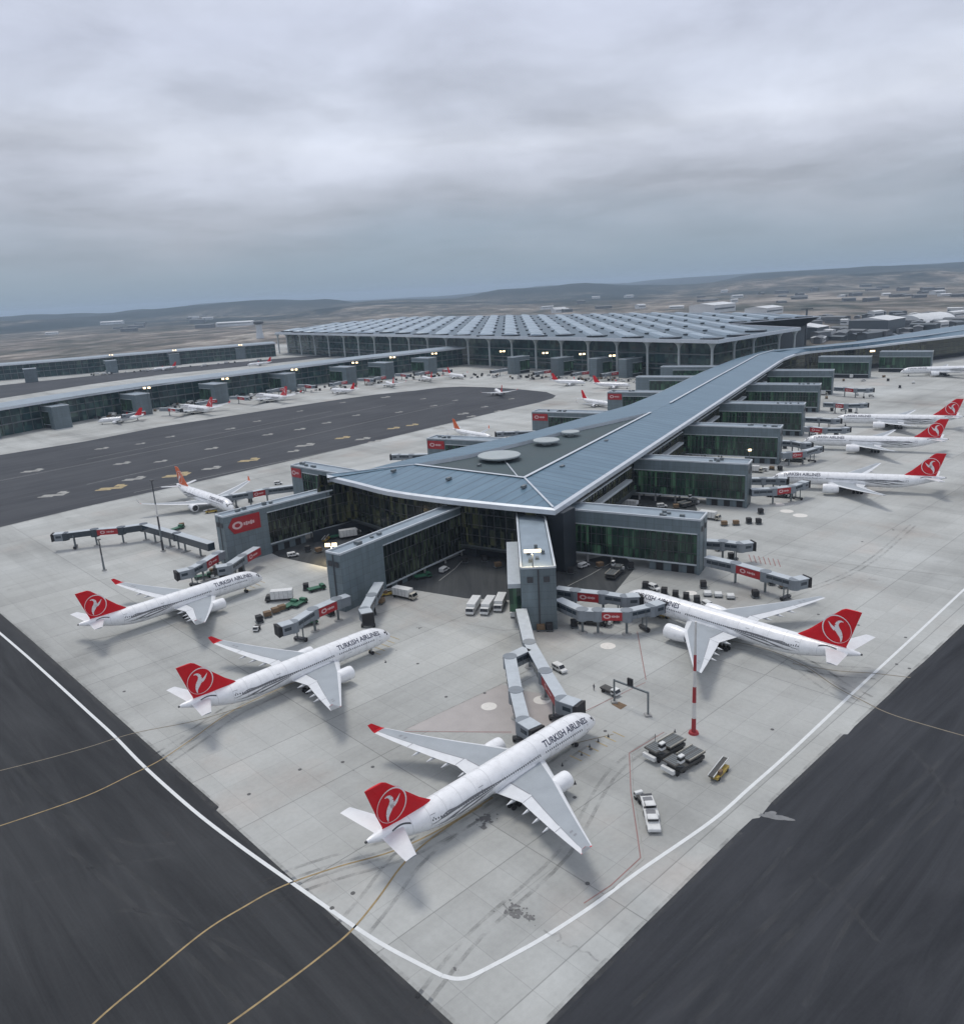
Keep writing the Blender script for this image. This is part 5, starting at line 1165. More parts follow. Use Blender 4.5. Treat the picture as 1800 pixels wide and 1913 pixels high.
# ------------------------------------------------------------------ vehicles
def wheels(th,xs,hw,r=.42,nm='wheel'):
    for x in xs:
        for s in (-1,1):
            mb=MB(); mb.lathe((x,s*hw-.14,r),(0,1,0),[(0,r*.6),(.03,r),(.25,r),(.28,r*.6)],n=12); mb.build(nm,M['dark'],th)
def van(name,label,cat,l=5.2,w_=2.0,h=2.2,body='truckwhite',box=None,boxh=0,group=None,cablen=1.9,bed=None):
    th=thing(name,label,cat,(0,0,0),0,group)
    hw=w_/2; L2=l/2
    if box is None and bed is None:
        pr=[(-L2,.5),(-L2,h*.93),(-L2+.25,h),(L2-1.7,h),(L2-1.0,h*.60),(L2-.1,h*.50),(L2,h*.4),(L2,.45)]
        mb=MB(); mb.rings([[(x,-hw+ins,z) for x,z in pr] if False else [(x,s,z) for x,z in pr] for s,ins in ((-hw,0),(hw,0))]); b=mb.build('body',M[body],th,bevel=.06)
        mb=MB(); mb.quad((L2-1.66,-hw+.12,h*.97),(L2-1.66,hw-.12,h*.97),(L2-1.02,hw-.12,h*.62),(L2-1.02,-hw+.12,h*.62)); 
        for v in mb.v: v.x+=.05; v.z+=.03
        mb.build('windscreen',M['glass'],b)
        mb=MB()
        for s in (-1,1):
            for x0,x1 in ((L2-2.5,L2-1.5),(L2-3.7,L2-2.65),(-L2+.35,L2-3.85)):
                if x1>x0: mb.quad(*[(x,s*(hw+.015),z) for x,z in ((x0,h*.58),(x1,h*.58),(x1-(.25 if x0>L2-2.6 else 0),h*.88),(x0,h*.88))])
        mb.build('side_windows',M['glass'],b)
        mb=MB(); mb.box((-.3,0,h+.04),(l*.45,w_*.7,.05)); mb.build('roof_panel',M['truckwhite'],b)
    else:
        mb=MB(); x0=L2-cablen; ch=min(h,2.4)
        pr=[(x0,.6),(x0,ch),(L2-.55,ch),(L2-.1,ch*.55),(L2,.6)]
        mb.rings([[(x,s,z) for x,z in pr] for s in (-hw,hw)]); b=mb.build('cab',M[body],th,bevel=.05)
        mb=MB(); mb.quad((L2-.49,-hw+.12,ch*.96),(L2-.49,hw-.12,ch*.96),(L2-.08,hw-.12,ch*.60),(L2-.08,-hw+.12,ch*.60)); mb.build('windscreen',M['glass'],b)
        mb=MB()
        for s in (-1,1): mb.quad(*[(x,s*(hw+.015),z) for x,z in ((x0+.2,ch*.58),(L2-.35,ch*.58),(L2-.6,ch*.9),(x0+.2,ch*.9))])
        mb.build('side_windows',M['glass'],b)
        mb=MB(); mb.box(((x0-L2)/2,0,.75),(x0+L2,w_*.8,.35)); mb.build('chassis',M['darkmetal'],th)
        if box:
            mb=MB(); mb.box(((x0-.15-L2)/2,0,1.0+boxh/2),(x0-.15+L2,w_+.15,boxh)); bb=mb.build('cargo_box',M[box],th,bevel=.04)
            mb=MB()
            for k in range(1,5):
                x=-L2+(x0+L2-.15)*k/5
                for s in (-1,1): mb.box((x,s*(hw+.09),1+boxh/2),(.07,.05,boxh*.94))
            mb.build('box_ribs',M['steel'],bb)
        if bed:
            mb=MB(); mb.box(((x0-.15-L2)/2,0,1.15),(x0-.15+L2,w_+.1,.3)); mb.build('flat_bed',M[bed],th)
    wheels(th,(-L2+.9,L2-.95),hw-.1,.42)
    return th
def loader(label):
    th=thing('cargo_loader',label,'cargo loader',(0,0,0))
    mb=MB(); mb.box((-1.,0,.95),(8.2,3.6,.8)); mb.build('chassis',M['truckdark'],th,bevel=.06)
    mb=MB(); mb.box((-2.6,0,2.0),(5.4,3.5,.35)); d=mb.build('main_platform',M['loader'],th)
    mb=MB()
    for k in range(9):
        for s in (-.85,.85): mb.box((-4.9+k*.58,s,2.2),(.34,1.4,.06))
    mb.build('roller_deck',M['steel'],d)
    mb=MB()
    for s in (-1,1): mb.box((-2.6,s*1.7,2.32),(5.4,.12,.28))
    mb.build('side_rail',M['beige'],d)
    mb=MB(); mb.box((2.9,0,2.7),(3.4,3.4,.35)); f=mb.build('front_platform',M['loader'],th)
    mb=MB()
    for k in range(5): mb.box((1.6+k*.62,0,2.9),(.34,2.9,.06))
    mb.build('roller_deck',M['steel'],f)
    for s in (-1,1):
        mb=MB(); mb.beam((-4.4,s*1.3,1.2),(-.8,s*1.3,1.9),.16,.24); mb.build('scissor_arm',M['steel'],th)
        mb=MB(); mb.beam((1.4,s*1.3,1.2),(4.0,s*1.3,2.5),.16,.24); mb.build('scissor_arm',M['steel'],th)
    mb=MB(); mb.box((4.9,0,1.35),(.8,3.3,1.0)); mb.build('bumper',M['truckwhite'],th,bevel=.08)
    mb=MB(); mb.box((2.6,1.55,3.7),(1.4,.9,1.7)); c=mb.build('cab',M['truckwhite'],th,bevel=.05)
    mb=MB(); mb.box((2.6,1.55,3.9),(1.44,.94,.75)); mb.build('cab_window',M['glass'],c)
    mb=MB(); mb.tube((1.2,-1.5,2.8),(1.2,-1.5,4.7),.06,n=6); mb.build('rail_post',M['darkmetal'],f)
    wheels(th,(-4,-2.8,1.6,3.6),1.55,.5)
    return th
def tractor(label,cat='tow tractor'):
    th=thing('tow_tractor',label,cat,(0,0,0))
    mb=MB(); mb.rings([[(x,s,z) for x,z in ((-3.4,.45),(-3.4,1.35),(-.6,1.45),(2.6,1.35),(3.4,1.1),(3.4,.45))] for s in (-1.25,1.25)]); b=mb.build('body',M['truckwhite'],th,bevel=.12)
    mb=MB(); mb.box((.9,0,1.8),(1.6,2.0,.9)); c=mb.build('cab',M['truckwhite'],th,bevel=.1)
    mb=MB(); mb.box((.9,0,1.85),(1.64,2.04,.5)); mb.build('cab_window',M['glass'],c)
    mb=MB(); mb.box((-1.4,0,1.5),(1.2,1.8,.12)); mb.build('engine_cover',M['swirl'],b)
    mb=MB(); mb.box((-2.85,0,1.45),(.5,2.3,.12)); mb.build('rear_step',M['darkmetal'],b)
    wheels(th,(-2.2,2.2),1.15,.6)
    return th
def belt_loader(label):
    th=thing('belt_loader',label,'belt loader',(0,0,0))
    mb=MB(); mb.box((0,0,.85),(5.6,1.9,.7)); mb.build('body',M['yellow'],th,bevel=.08)
    mb=MB(); mb.beam((-3.6,.25,1.35),(3.6,.25,2.1),1.0,.25); m_=mb.build('conveyor',M['truckdark'],th)
    mb=MB(); mb.beam((-3.6,-.35,1.5),(3.6,-.35,2.25),.12,.3); mb.build('side_rail',M['truckwhite'],m_)
    mb=MB(); mb.beam((-3.6,.85,1.5),(3.6,.85,2.25),.12,.3); mb.build('side_rail',M['truckwhite'],m_)
    mb=MB(); mb.box((-1.2,-.75,1.6),(1.2,.7,.9)); mb.build('driver_seat',M['brown'],th,bevel=.05)
    wheels(th,(-1.9,1.9),.85,.42)
    return th
def uld(label,m='dark',group=None,sz=(1.9,2.2,1.9)):
    th=thing('cargo_container',label,'container',(0,0,0),0,group)
    a,b,h=sz; mb=MB(); mb.rings([[(x,y,z) for y,z in ((-b/2,.55),(-b/2-.0,.55+h),(b/2,.55+h),(b/2,.55+h*.42),(b/2-.5,.55))] for x in (-a/2,a/2)]); mb.build('shell',M[m],th,bevel=.05)
    mb=MB(); mb.box((0,0,.42),(a+.5,b+.3,.16)); d=mb.build('dolly',M['steel'],th)
    mb=MB(); mb.beam((a/2+.2,0,.42),(a/2+1.2,0,.35),.1,.1); mb.build('drawbar',M['steel'],d)
    wheels(th,(-a*.35,a*.35),b*.42,.2)
    return th
bpy.context.view_layer.update()
def setat(o,px,py,h,label=None,group=None,z=0):
    c=at(px,py); o.location=(c.x,c.y,z); o.rotation_euler.z=R(h)
    if label: o['label']=label
    if group: o['group']=group
    return o
def hpx(a,b):  # heading on the ground from pixel a to pixel b
    A=at(*a);B=at(*b); return math.degrees(math.atan2(B.y-A.y,B.x-A.x))
V={}
V['loader']=setat(loader('dark cargo loader with a raised bridge, left of two below the banded mast'),1240,1408,hpx((1270,1392),(1222,1420)))
V['tractor']=setat(tractor('white tow tractor, the lower white block beside the red lines right of the nearest airliner'),1217,1538,hpx((1213,1522),(1220,1552)))
V['belt']=setat(belt_loader('yellow belt loader with a white rail near the white boundary line'),1343,1448,hpx((1325,1465),(1362,1425)))
V['van']=setat(van('service_van','white van with dark windows right of the red jet bridge tunnel','van',4.6,1.9,2.0),1045,1254,hpx((1038,1250),(1056,1260)))
V['amb']=setat(van('high_lift_truck','beige high lift truck parked right of the grey end tower','truck',9.0,2.7,2.6,'beige','truckwhite',2.6),757,1117,hpx((735,1108),(785,1118)))
V['bus']=setat(van('high_lift_truck','white high lift truck in the middle of three at the central yard','truck',10.,2.7,2.7,'truckwhite','truckwhite',2.3),911,1140,hpx((925,1115),(898,1155)),group='three high lift trucks at the central yard')
V['boxt']=setat(van('catering_truck','white box truck on a dark chassis behind the left airliner','truck',9.5,2.6,2.6,'truckdark','truckwhite',2.9),522,1122,hpx((545,1118),(498,1122)))
V['uld']=setat(uld('black cargo container on a dolly','dark','black cargo containers beside the right airliner'),1205,1100,-20)
V['uldw']=setat(uld('white topped cargo dolly','truckwhite','white cargo dollies behind the black containers',(2.2,2.4,.9)),1321,1113,-12)
V['greenv']=setat(van('ground_power_unit','dark green flat service vehicle right of the white box truck','service vehicle',6.5,2.4,2.,'green',bed='green'),543,1134,hpx((530,1145),(565,1125)))
V['pick']=setat(van('pickup_truck','dark topped white pickup truck with an open bed by the gantry','car',5.4,2.0,1.9,'truckwhite',bed='truckdark'),1140,1296,hpx((1125,1285),(1158,1300)))
V['cart']=setat(uld('brown loaded baggage cart behind the left airliner','brown','brown baggage carts behind the left airliner',(2.4,1.8,1.5)),500,1153,30)
V['dkt']=setat(van('baggage_tug','small dark tug with a white hood in front of the brown carts','tug',3.4,1.7,1.7,'truckwhite',bed='truckdark',cablen=1.3),480,1178,hpx((490,1160),(474,1180)))
bpy.context.view_layer.update()
def cp(k,x,y,h,label,group=None):
    o=copy_tree(V[k]); 
    if 'group' in o and not group: del o['group']
    return setat(o,x,y,h,label,group)
cp('loader',1275,1432,hpx((1303,1413),(1258,1440)),'dark cargo loader with a white front, right of two below the banded mast')
cp('tractor',1212,1513,hpx((1207,1500),(1216,1525)),'white tow tractor, the upper white block beside the red lines')
o=cp('dkt',1196,1496,hpx((1206,1508),(1190,1490)),'small dark tug at the head of the white tow tractors')
cp('bus',884,1140,hpx((897,1118),(876,1150)),'white high lift truck, left of three at the central yard','three high lift trucks at the central yard')
cp('bus',934,1134,hpx((944,1110),(926,1150)),'white high lift truck, right of three at the central yard','three high lift trucks at the central yard')
for i,(x,y) in enumerate(((1240,1111),(1261,1117),(1281,1121),(1301,1127),(1313,1098))):
    cp('uld',x,y,-20+i*3,('black cargo container, second of the row beyond the right airliner','black cargo container, third of the row beyond the right airliner','black cargo container, fourth of the row beyond the right airliner','black cargo container, last of the row beyond the right airliner','black cargo container standing alone above the row')[i],'black cargo containers beside the right airliner')
V['uld']['label']='black cargo container, first of the row by the nose of the right airliner'
cp('uld',1410,1116,0,'black cargo container standing alone right of the white dollies','black cargo containers beside the right airliner')
cp('van',1221,1102,hpx((1215,1100),(1232,1106)),'white van among the black cargo containers')
cp('van',1322,1135,hpx((1315,1130),(1330,1138)),'white van behind the fuselage of the right airliner')
V['uldw']['label']='white cargo dolly, left of three'
for i,(x,y) in enumerate(((1341,1115),(1364,1118))): cp('uldw',x,y,-12,('white cargo dolly, middle of three','white cargo dolly, right of three')[i],'white cargo dollies behind the black containers')
cp('greenv',560,1131,hpx((545,1140),(575,1122)),'dark green flat service vehicle, middle of three behind the left jets')
cp('greenv',592,1103,hpx((578,1102),(610,1094)),'dark green service vehicle against the blank end tower')
cp('cart',515,1146,35,'brown loaded baggage cart, middle of three','brown baggage carts behind the left airliner'); V['cart']['label']='brown loaded baggage cart, left of three'
cp('cart',527,1141,35,'brown loaded baggage cart, right of three','brown baggage carts behind the left airliner')
cp('uld',485,1163,35,'black container behind the small dark topped tug','black cargo containers behind the left airliner')
cp('uld',572,1102,10,'black container left of the green vehicle at the blank end tower','black cargo containers behind the left airliner')
cp('amb',1326,970,hpx((1312,962),(1342,966)),'beige truck at the end of the nearest right gate building')
cp('cart',1352,982,-5,'brown cargo cart, left of two right of the beige truck','brown carts right of the beige truck'); cp('cart',1374,981,-5,'brown cargo cart, right of two right of the beige truck','brown carts right of the beige truck')
cp('uld',1398,978,0,'dark container, left of two behind the brown carts','dark containers right of the beige truck'); cp('uld',1416,979,0,'dark container, right of two behind the brown carts','dark containers right of the beige truck')
cp('cart',340,985,20,'brown cart on the apron above the green walkway'); cp('greenv',332,990,hpx((322,990),(345,982)),'green flat vehicle on the apron above the green walkway')
cp('loader',418,1075,hpx((440,1062),(410,1078)),'cargo loader under the grey and red jet bridge by the left sign tower')
cp('uld',430,1096,10,'dark container under the jet bridge by the nose of the left airliner')
cp('van',1118,1352,30,'tiny cart') if False else None
cp('belt',610,1010,80,'yellow belt loader in the yard behind the blank end tower'); cp('boxt',655,1004,20,'truck in the yard under the left gate building') 
cp('van',665,996,15,'white van in the dark yard beside the left gate building')
cp('uld',1178,1063,0,'dark container at the foot of the nearest right gate building'); cp('cart',1205,1045,0,'brown cart under the nearest right gate building')
cp('boxt',1180,950,hpx((1160,950),(1210,955)),'white box truck in the yard behind the nearest right gate building')
cp('van',1236,948,0,'white van in the yard behind the nearest right gate building')
GC='service vehicles near the centre of the apron'
for k,x,y,h,l in (('cart',604,1147,20,'brown cart under the red jet bridge left of the blank end tower'),('uld',618,1150,40,'dark container under the red jet bridge left of the blank end tower'),('greenv',575,1168,30,'green flat vehicle below the red jet bridge left of the blank end tower'),
  ('uld',697,1150,10,'dark container under the short pale jet bridge'),('cart',712,1128,70,'brown cart between the short pale jet bridge and the blank end tower'),('belt',726,1112,20,'yellow belt loader at the corner of the blank end tower'),
  ('cart',1010,1178,0,'brown cart at the foot of the central tower, left'),('uld',1026,1178,0,'dark container at the foot of the central tower, right'),('van',960,1150,80,'white van at the left foot of the central tower'),
  ('loader',1110,1165,hpx((1090,1160),(1130,1165)),'cargo loader under the lower bent jet bridge'),('uld',1072,1172,0,'dark container under the bend of the lower jet bridge'),('uld',1150,1162,0,'dark container under the red part of the lower jet bridge'),
  ('belt',1236,1152,-40,'yellow belt loader at the nose of the right airliner'),('cart',1196,1148,10,'brown cart left of the nose of the right airliner'),
  ('uld',452,1070,0,'dark container under the grey and red jet bridge, right'),('greenv',380,1080,20,'green flat vehicle under the dark red jet bridge'),('cart',398,1072,20,'brown cart under the dark red jet bridge'),
  ('uld',1440,1092,0,'dark container under the long jet bridge, left'),('cart',1462,1098,10,'brown cart under the long jet bridge, right'),('uld',1365,1045,0,'dark container between the two right jet bridges'),('van',1345,1028,20,'white van between the two right jet bridges'),
  ('van',830,1068,60,'white van in the central yard'),('uld',868,1052,0,'dark container in the central yard, left'),('uld',905,1050,0,'dark container in the central yard, middle'),('cart',930,1060,20,'brown cart in the central yard, right'),('greenv',790,1080,20,'green flat vehicle in the central yard, left'),
  ('van',1090,1060,40,'white van in the yard right of the central tower'),('uld',1065,1072,0,'dark container in the yard right of the central tower'),('cart',1120,1060,30,'brown cart in the yard right of the central tower'),('loader',1148,1075,60,'cargo loader in the yard right of the central tower'),
  ('uld',575,1030,0,'dark container in the yard between the left gate buildings'),('cart',595,1032,40,'brown cart in the yard between the left gate buildings'),('greenv',630,1005,30,'green flat vehicle in the yard between the left gate buildings'),('van',548,1040,20,'white van in the yard between the left gate buildings'),
  ('uld',1215,955,0,'dark container in the yard behind the nearest right gate building'),('cart',1262,950,0,'brown cart in the yard behind the nearest right gate building'),('loader',1285,945,30,'cargo loader in the yard behind the nearest right gate building'),('uld',1420,960,0,'dark container behind the second right gate building end'),
  ('cart',505,920,10,'brown cart by the nose of the orange tailed jet'),('uld',468,938,10,'dark container by the nose of the orange tailed jet'),('belt',395,958,20,'yellow belt loader beside the orange tailed jet'),('van',520,905,10,'white van beyond the pointed sign gate building')):
    cp(k,x,y,h,l,GC)
# service vehicles around the docked jets and the far stands
rnd=random.Random(5)
spots=[(1425,880,'van'),(1441,878,'cart'),(1408,882,'amb'),(1456,879,'uld'),(1475,930,'uld'),(1452,928,'loader'),(1455,918,'belt'),(1500,858,'uld'),(1480,862,'loader'),(1517,812,'van'),(1530,815,'cart'),(1545,808,'belt'),(1560,815,'uld'),(1553,768,'uld'),(1575,768,'van'),(1600,738,'van'),(1587,770,'uld'),(1560,703,'van'),(1590,706,'amb'),(1612,712,'van'),(1575,712,'cart'),(1680,725,'uld'),(1658,712,'uld'),(1650,705,'cart'),(1705,716,'van'),(1543,745,'cart'),(1627,741,'van'),(1535,738,'amb'),(1548,733,'uld'),(1465,838,'uld')]
wds={'van':('white van','van'),'cart':('brown cart','cart'),'amb':('beige truck','truck'),'uld':('dark container','container'),'loader':('dark cargo loader','cargo loader'),'belt':('yellow belt loader','belt loader')}
def near_label(x,y,k): 
    a=wds[k][0]
    if y>870: z='by the nose of the nearest long docked jet'
    elif y>828: z='by the nose of the middle long docked jet'
    elif y>775: z='by the nose of the farthest long docked jet'
    elif y>745: z='at the fifth right gate building'
    elif y>728: z='at the sixth right gate building'
    else: z='on the stands past the pier bend'
    return '%s %s'%(a,z)
cnt={}
for x,y,k in spots:
    l=near_label(x,y,k); g='service vehicles on the right stands'
    cnt[l]=cnt.get(l,0)+1
    cp(k,x,y,rnd.choice((-30,60,150,10)),l,g+': '+l.split(' ',2)[2] if cnt[l] else g)
for i in range(110):
    t=rnd.random(); x=170+660*t; y=782-(782-700)*(t**.82)+rnd.uniform(-3,7)
    k=rnd.choice(('van','cart','uld','uld','van','amb')); o=cp(k,x,y,rnd.uniform(0,360),'%s among the stands of the long left pier'%wds[k][0],'%ss on the stands of the long left pier'%wds[k][0])
for i in range(80):
    x=rnd.uniform(850,1230); y=699+(x-850)*.028+rnd.uniform(0,7); k=rnd.choice(('van','uld','uld','cart'))
    cp(k,x,y,rnd.uniform(0,360),'%s at the foot of the main hall'%wds[k][0],'%ss at the foot of the main hall'%wds[k][0])
for i in range(24):
    x=rnd.uniform(170,500); y=700-(x-170)*.085+rnd.uniform(0,3); k=rnd.choice(('van','uld','amb'))
    cp(k,x,y,rnd.uniform(0,360),'%s before the farther left pier'%wds[k][0],'%ss before the farther left pier'%wds[k][0])
# ------------------------------------------------------------------ docking guidance gantry, cones, people
A,B=at(1147,1312),at(1210,1337)
th=thing('gantry','dark metal gantry with two posts, a crossbar and a black display box','gantry',(A.x,A.y,0))
for c in (A,B):
    mb=MB(); mb.tube((c.x,c.y,0),(c.x,c.y,6.2),.24,n=10); mb.build('post',M['steel'],th,True)
    mb=MB(); mb.box((c.x,c.y,.2),(1.6,1.6,.4)); mb.build('footing',M['concrete_wall'],th,True)
mb=MB(); mb.beam((A.x,A.y,6.),(B.x,B.y,6.),.35,.4); cbm=mb.build('crossbar',M['steel'],th,True)
c=A.lerp(B,.48); mb=MB(); mb.box((c.x,c.y,7.1),(1.5,.5,1.9),math.atan2(B.y-A.y,B.x-A.x)); mb.build('display_box',M['dark'],cbm,True,bevel=.05)
def person(px,py,label,col_='vest'):
    c=at(px,py); th=thing('person',label,'person',(c.x,c.y,0),rnd.uniform(0,6))
    J=[((0,0,.95),.15),((0,0,1.2),.15),((0,0,1.42),.13),((0,0,1.53),.06),((0,.0,1.66),.10),((.0,0,1.76),.08),
       ((0,.2,1.42),.06),((.03,.26,1.15),.045),((.12,.25,.92),.035),((0,-.2,1.42),.06),((.0,-.26,1.15),.045),((.05,-.27,.90),.035),
       ((0,.1,.88),.10),((.06,.11,.48),.065),((0,.11,.07),.045),((.14,.12,.03),.04),((0,-.1,.88),.10),((-.05,-.11,.48),.065),((-.1,-.11,.07),.045),((.04,-.12,.03),.04)]
    Ed=[(0,1),(1,2),(2,3),(3,4),(4,5),(2,6),(6,7),(7,8),(2,9),(9,10),(10,11),(0,12),(12,13),(13,14),(14,15),(0,16),(16,17),(17,18),(18,19)]
    me=bpy.data.meshes.new('body'); me.from_pydata([j[0] for j in J],Ed,[]); ob=bpy.data.objects.new('body',me); col.objects.link(ob)
    ob.modifiers.new('s','SKIN'); 
    for v,j in zip(me.skin_vertices[0].data,J): v.radius=(j[1],j[1]*(.8 if j[1]>.12 else 1))
    me.skin_vertices[0].data[0].use_root=True
    ob.modifiers.new('u','SUBSURF').levels=1; dg=bpy.context.evaluated_depsgraph_get(); m2=bpy.data.meshes.new_from_object(ob.evaluated_get(dg)); bpy.data.objects.remove(ob)
    m2.materials.clear(); m2.materials.append(M[col_]); m2.materials.append(M['skin']); 
    for p in m2.polygons: p.use_smooth=True; p.material_index=1 if p.center.z>1.52 or (p.center.z<.93 and abs(p.center.y)>.21) else 0
    b=bpy.data.objects.new('body',m2); col.objects.link(b); b.parent=th; b.scale=(1,1,1)
    mb=MB(); mb.lathe((0,0,1.70),(0,0,1),[(0,.125),(.08,.12),(.14,.07),(.16,.01)],n=12); mb.build('hair',M['dark'],th,smooth=True)
person(1041,1287,'person in dark work clothes standing between the jet bridge and the gantry')
person(1109,1290,'person in dark work clothes standing left of the pickup truck')
for i,(x,y) in enumerate(((1136,1377),(1117,1386),(1101,1396),(1086,1411),(720,1238),(1050,1431),(1074,1465),(1260,1368))):
    c=at(x,y); mb=MB(); mb.tube((c.x,c.y,.0),(c.x,c.y,.06),.32,n=4); mb.lathe((c.x,c.y,.06),(0,0,1),[(0,.22),(.5,.09),(.8,.04)],n=10)
    tag(mb.build('traffic_cone',M['darkmetal']),'small dark traffic cone on the apron beside a parked airliner','traffic cone','traffic cones beside the airliners')
# ------------------------------------------------------------------ far buildings
def farb(px,py,wd,dp,h,label,group,m='bldg_grey',rot=None,name='building'):
    c=at(px,py); r=R(43) if rot is None else R(rot); th=thing(name,label,'building',(c.x,c.y,-.3),r,group)
    mb=MB(); mb.box((0,0,h/2-14),(wd,dp,h+28)); mb.build('wall',M[m],th)
    mb=MB(); mb.rings([[(-wd/2-1,y,z) for y,z in ((-dp/2-1,h),(0,h+dp*.06+1),(dp/2+1,h),(0,h-.02))],[(wd/2+1,y,z) for y,z in ((-dp/2-1,h),(0,h+dp*.06+1),(dp/2+1,h),(0,h-.02))]]); mb.build('roof',M[m if group else 'bldg_white'],th)
    mb=MB()
    for s in (-1,1): mb.box((0,s*(dp/2+.1),h*.5),(wd*.9,.3,h*.22)); 
    mb.build('window_band',M['bldg_dark'],th); return th
farb(440,606,170,50,11,'long bright white hall on the plain left of the main hall',None,'bldg_white',rot=0)
farb(210,604,150,70,12,'pale hall at the left border of the distant plain',None,'bldg_white',rot=10)
farb(290,592,240,90,12,'long pale hall on the distant plain, above the left pier',None,'bldg_white',rot=0)
farb(1330,583,120,80,22,'white domed hall beyond the main hall roof, left of two',None,'bldg_white')
farb(1426,586,90,60,16,'white hall beyond the main hall roof, right of two',None,'bldg_white')
farb(1636,622,70,60,22,'dark square block right of the main hall',None,'bldg_dark')
farb(1500,632,40,60,18,'dark block at the right end of the main hall, beside a tall mast',None,'bldg_dark')
c=at(1722,606); th=thing('domed_hall','pale curved roof hall at the right border beyond the pier','building',(c.x,c.y,0),R(30))
mb=MB(); mb.rings([[(x,34*math.cos(t),19*math.sin(t)) for t in [math.pi*k/10 for k in range(11)]] for x in (-50,50)],closed=True); mb.build('curved_roof',M['bldg_white'],th)
mb=MB(); mb.box((0,0,3),(101,69,6)); mb.build('wall',M['bldg_grey'],th)
c=at(486,632); th=thing('control_tower','slim pale control tower with a dark cab at the left end of the main hall','control tower',(c.x,c.y,0))
mb=MB(); mb.lathe((0,0,0),(0,0,1),[(0,11),(20,8),(38,8.5)],n=16); mb.build('shaft',M['cladding_light'],th,smooth=True)
mb=MB(); mb.lathe((0,0,38),(0,0,1),[(0,9),(3,14),(7,15),(8,11)],n=16); mb.build('cab',M['bldg_dark'],th)
mb=MB(); mb.lathe((0,0,46),(0,0,1),[(0,12),(1.2,11),(3,3)],n=16); mb.build('roof',M['bldg_grey'],th)
c=at(1503,645); th=thing('signal_mast','tall dark mast at the right end of the main hall','mast',(c.x,c.y,0))
mb=MB(); mb.tube((0,0,0),(0,0,50),1.6,1.2); mb.build('pole',M['bldg_dark'],th)
mb=MB(); mb.box((0,0,50),(16,3,1.5)); mb.build('platform',M['bldg_dark'],th)
rnd=random.Random(11)
for i in range(90):
    x=rnd.uniform(1510,1800); y=rnd.uniform(598,642)-(x-1500)*.055; farb(x,y,rnd.uniform(14,48),rnd.uniform(8,20),rnd.uniform(4,13),'low grey airport block in the crowded area right of the main hall','low blocks right of the main hall',rnd.choice(('bldg_grey','bldg_grey','bldg_grey','bldg_white','bldg_dark','bldg_dark')),rot=rnd.choice((30,60,120)))
for i in range(30):
    x=rnd.uniform(-20,480); y=rnd.uniform(588,622)-(x-160)*.03; farb(x,y,rnd.uniform(25,90),rnd.uniform(15,35),rnd.uniform(5,10),'low pale shed scattered on the distant plain at the left','low sheds on the left plain',rnd.choice(('bldg_grey','bldg_white','bldg_grey')),rot=rnd.uniform(-15,20))
for i in range(44):
    x=rnd.uniform(1000,1800); y=rnd.uniform(560,590)-(x-900)*.035; farb(x,y,rnd.uniform(20,70),rnd.uniform(14,30),rnd.uniform(5,12),'low pale building scattered on the plain behind the main hall','low buildings behind the main hall',rnd.choice(('bldg_grey','bldg_white','bldg_grey')),rot=rnd.uniform(-25,40))
# ------------------------------------------------------------------ haze
hz=bpy.data.materials.new('haze'); hz.use_nodes=True; t=hz.node_tree; t.nodes.clear()
pv=N(t,'ShaderNodeVolumePrincipled',inp={'Density':6.5e-5,'Anisotropy':0.}); pv.inputs['Color'].default_value=(.66,.82,1.,1)
oo=N(t,'ShaderNodeOutputMaterial'); t.links.new(pv.outputs[0],oo.inputs['Volume'])
mb=MB(); mb.rings([[(-21000,-900,-3.),(21000,-900,-3.),(21000,21000,-3.),(-21000,21000,-3.)],[(-21000,-900,182),(21000,-900,182),(21000,21000,182),(-21000,21000,182)]])
tag(mb.build('haze',hz),kind='stuff')

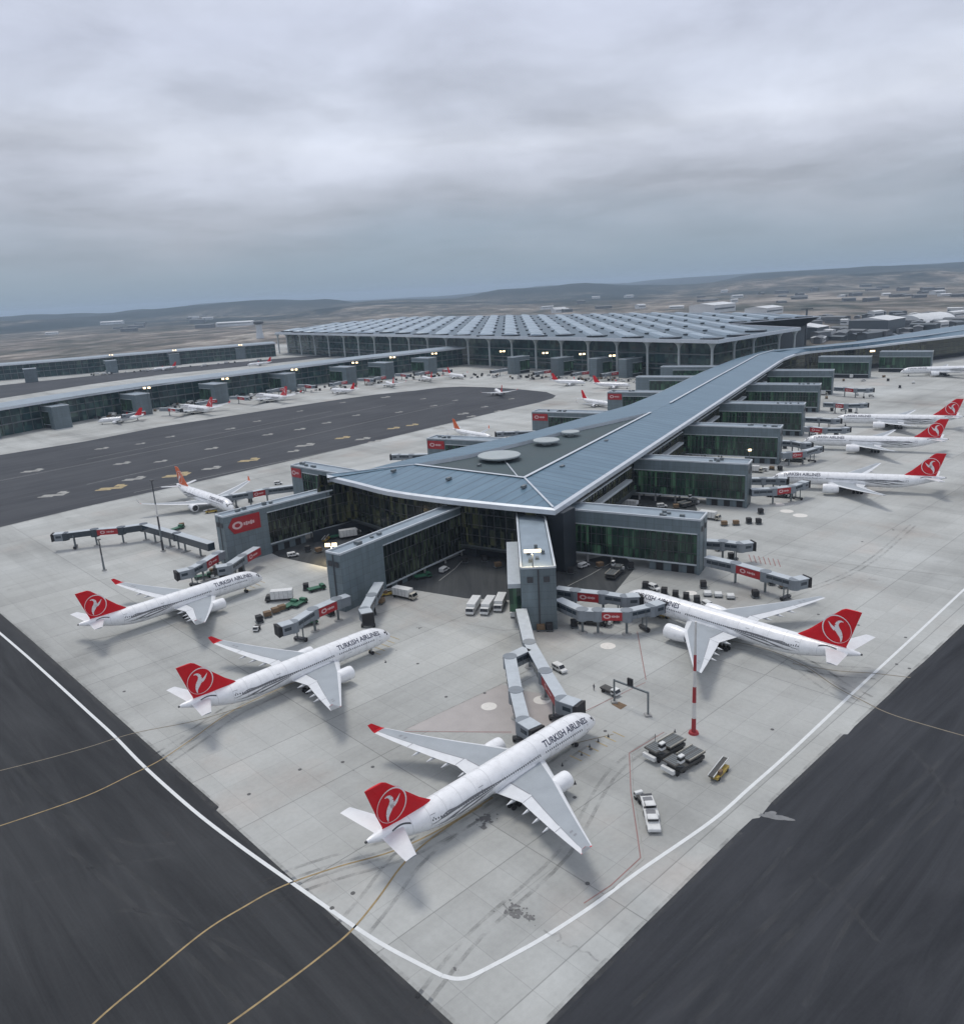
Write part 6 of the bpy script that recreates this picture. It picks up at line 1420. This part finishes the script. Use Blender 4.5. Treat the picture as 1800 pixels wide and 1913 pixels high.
# ------------------------------------------------------------------ labels: things that look alike are told apart by what stands nearest
LM=[((900,1470),'the nearest airliner'),((560,1240),'the second row airliner'),((330,1120),'the left airliner'),((1380,1160),'the right airliner'),((1295,1370),'the banded mast'),((1250,1415),'the cargo loaders'),
 ((1180,1290),'the gantry'),((1000,1290),'the centre jet bridges'),((1216,1525),'the white tow tractors'),((660,1670),'the crossing yellow lines'),((1590,905),'the nearest docked jet'),((1620,830),'the middle docked jet'),((1650,785),'the farthest docked jet'),
 ((1480,750),'the fourth right gate building'),((1534,745),'the fifth right gate building'),((1555,715),'the sixth right gate building'),((1632,685),'the gate building past the bend'),
 ((285,760),'the first left pier tower'),((417,740),'the second left pier tower'),((545,715),'the third left pier tower'),((658,705),'the fourth left pier tower'),((729,695),'the fifth left pier tower'),((809,685),'the sixth left pier tower'),
 ((954,690),'the first main hall tower'),((1035,690),'the second main hall tower'),((1107,695),'the third main hall tower'),((1162,695),'the fourth main hall tower'),
 ((443,604),'the long bright white hall'),((210,604),'the pale hall at the left border'),((486,610),'the control tower'),((210,690),'the left tower of the far pier'),((328,676),'the middle tower of the far pier'),((450,665),'the right tower of the far pier'),
 ((1330,583),'the white domed hall'),((1426,586),'the smaller white hall'),((1636,615),'the dark square block'),((1720,600),'the curved roof hall'),((1503,620),'the tall mast at the hall'),((1000,590),'the middle of the hall roof'),((1650,520),'the right end of the hills')]
by={}
for o in list(col.objects):
    if o.parent is None and o.get('label') and o.get('group'): by.setdefault(o['label'],[]).append(o)
used=set(o['label'] for o in col.objects if o.get('label'))
ORD=['nearest','second nearest','third nearest','fourth nearest','fifth nearest','sixth nearest','seventh nearest','eighth nearest','ninth nearest','tenth nearest','eleventh nearest','twelfth nearest','thirteenth nearest','fourteenth nearest','fifteenth nearest','sixteenth nearest','seventeenth nearest','eighteenth nearest','nineteenth nearest','twentieth nearest']+['%dth nearest'%q for q in range(21,60)]
def ctr(o):
    if o.type=='MESH' and o.location.length==0 and len(o.data.vertices): return sum((v.co for v in o.data.vertices),Vector())/len(o.data.vertices)
    return Vector(o.location)
for lab,os_ in by.items():
    if len(os_)<2: continue
    short=lab
    for cut in (' set in ',' on the apron beside',' among the',' at the foot',' before the',' by the nose',' in the crowded',' scattered on',' at the fifth',' at the sixth',' on the stands'):
        if cut in short: short=short.split(cut)[0]
    b2={}
    for o in os_:
        x,y=proj(ctr(o)); (lx,ly),nm=min(LM,key=lambda q:(q[0][0]-x)**2+((q[0][1]-y)*1.5)**2)
        dx_,dy_=x-lx,(y-ly)*1.5; dr='left of' if dx_<-abs(dy_) else 'right of' if dx_>abs(dy_) else 'beyond' if dy_<0 else 'in front of'
        b2.setdefault('%s %s %s'%(short,dr,nm),[]).append(((dx_*dx_+dy_*dy_),o))
    for k_,v in b2.items():
        v.sort(key=lambda q:q[0])
        for i,(d,o) in enumerate(v):
            l_=k_ if len(v)==1 else k_+', '+(ORD[i] if i<len(ORD) else 'farther ones')
            o['label']=l_
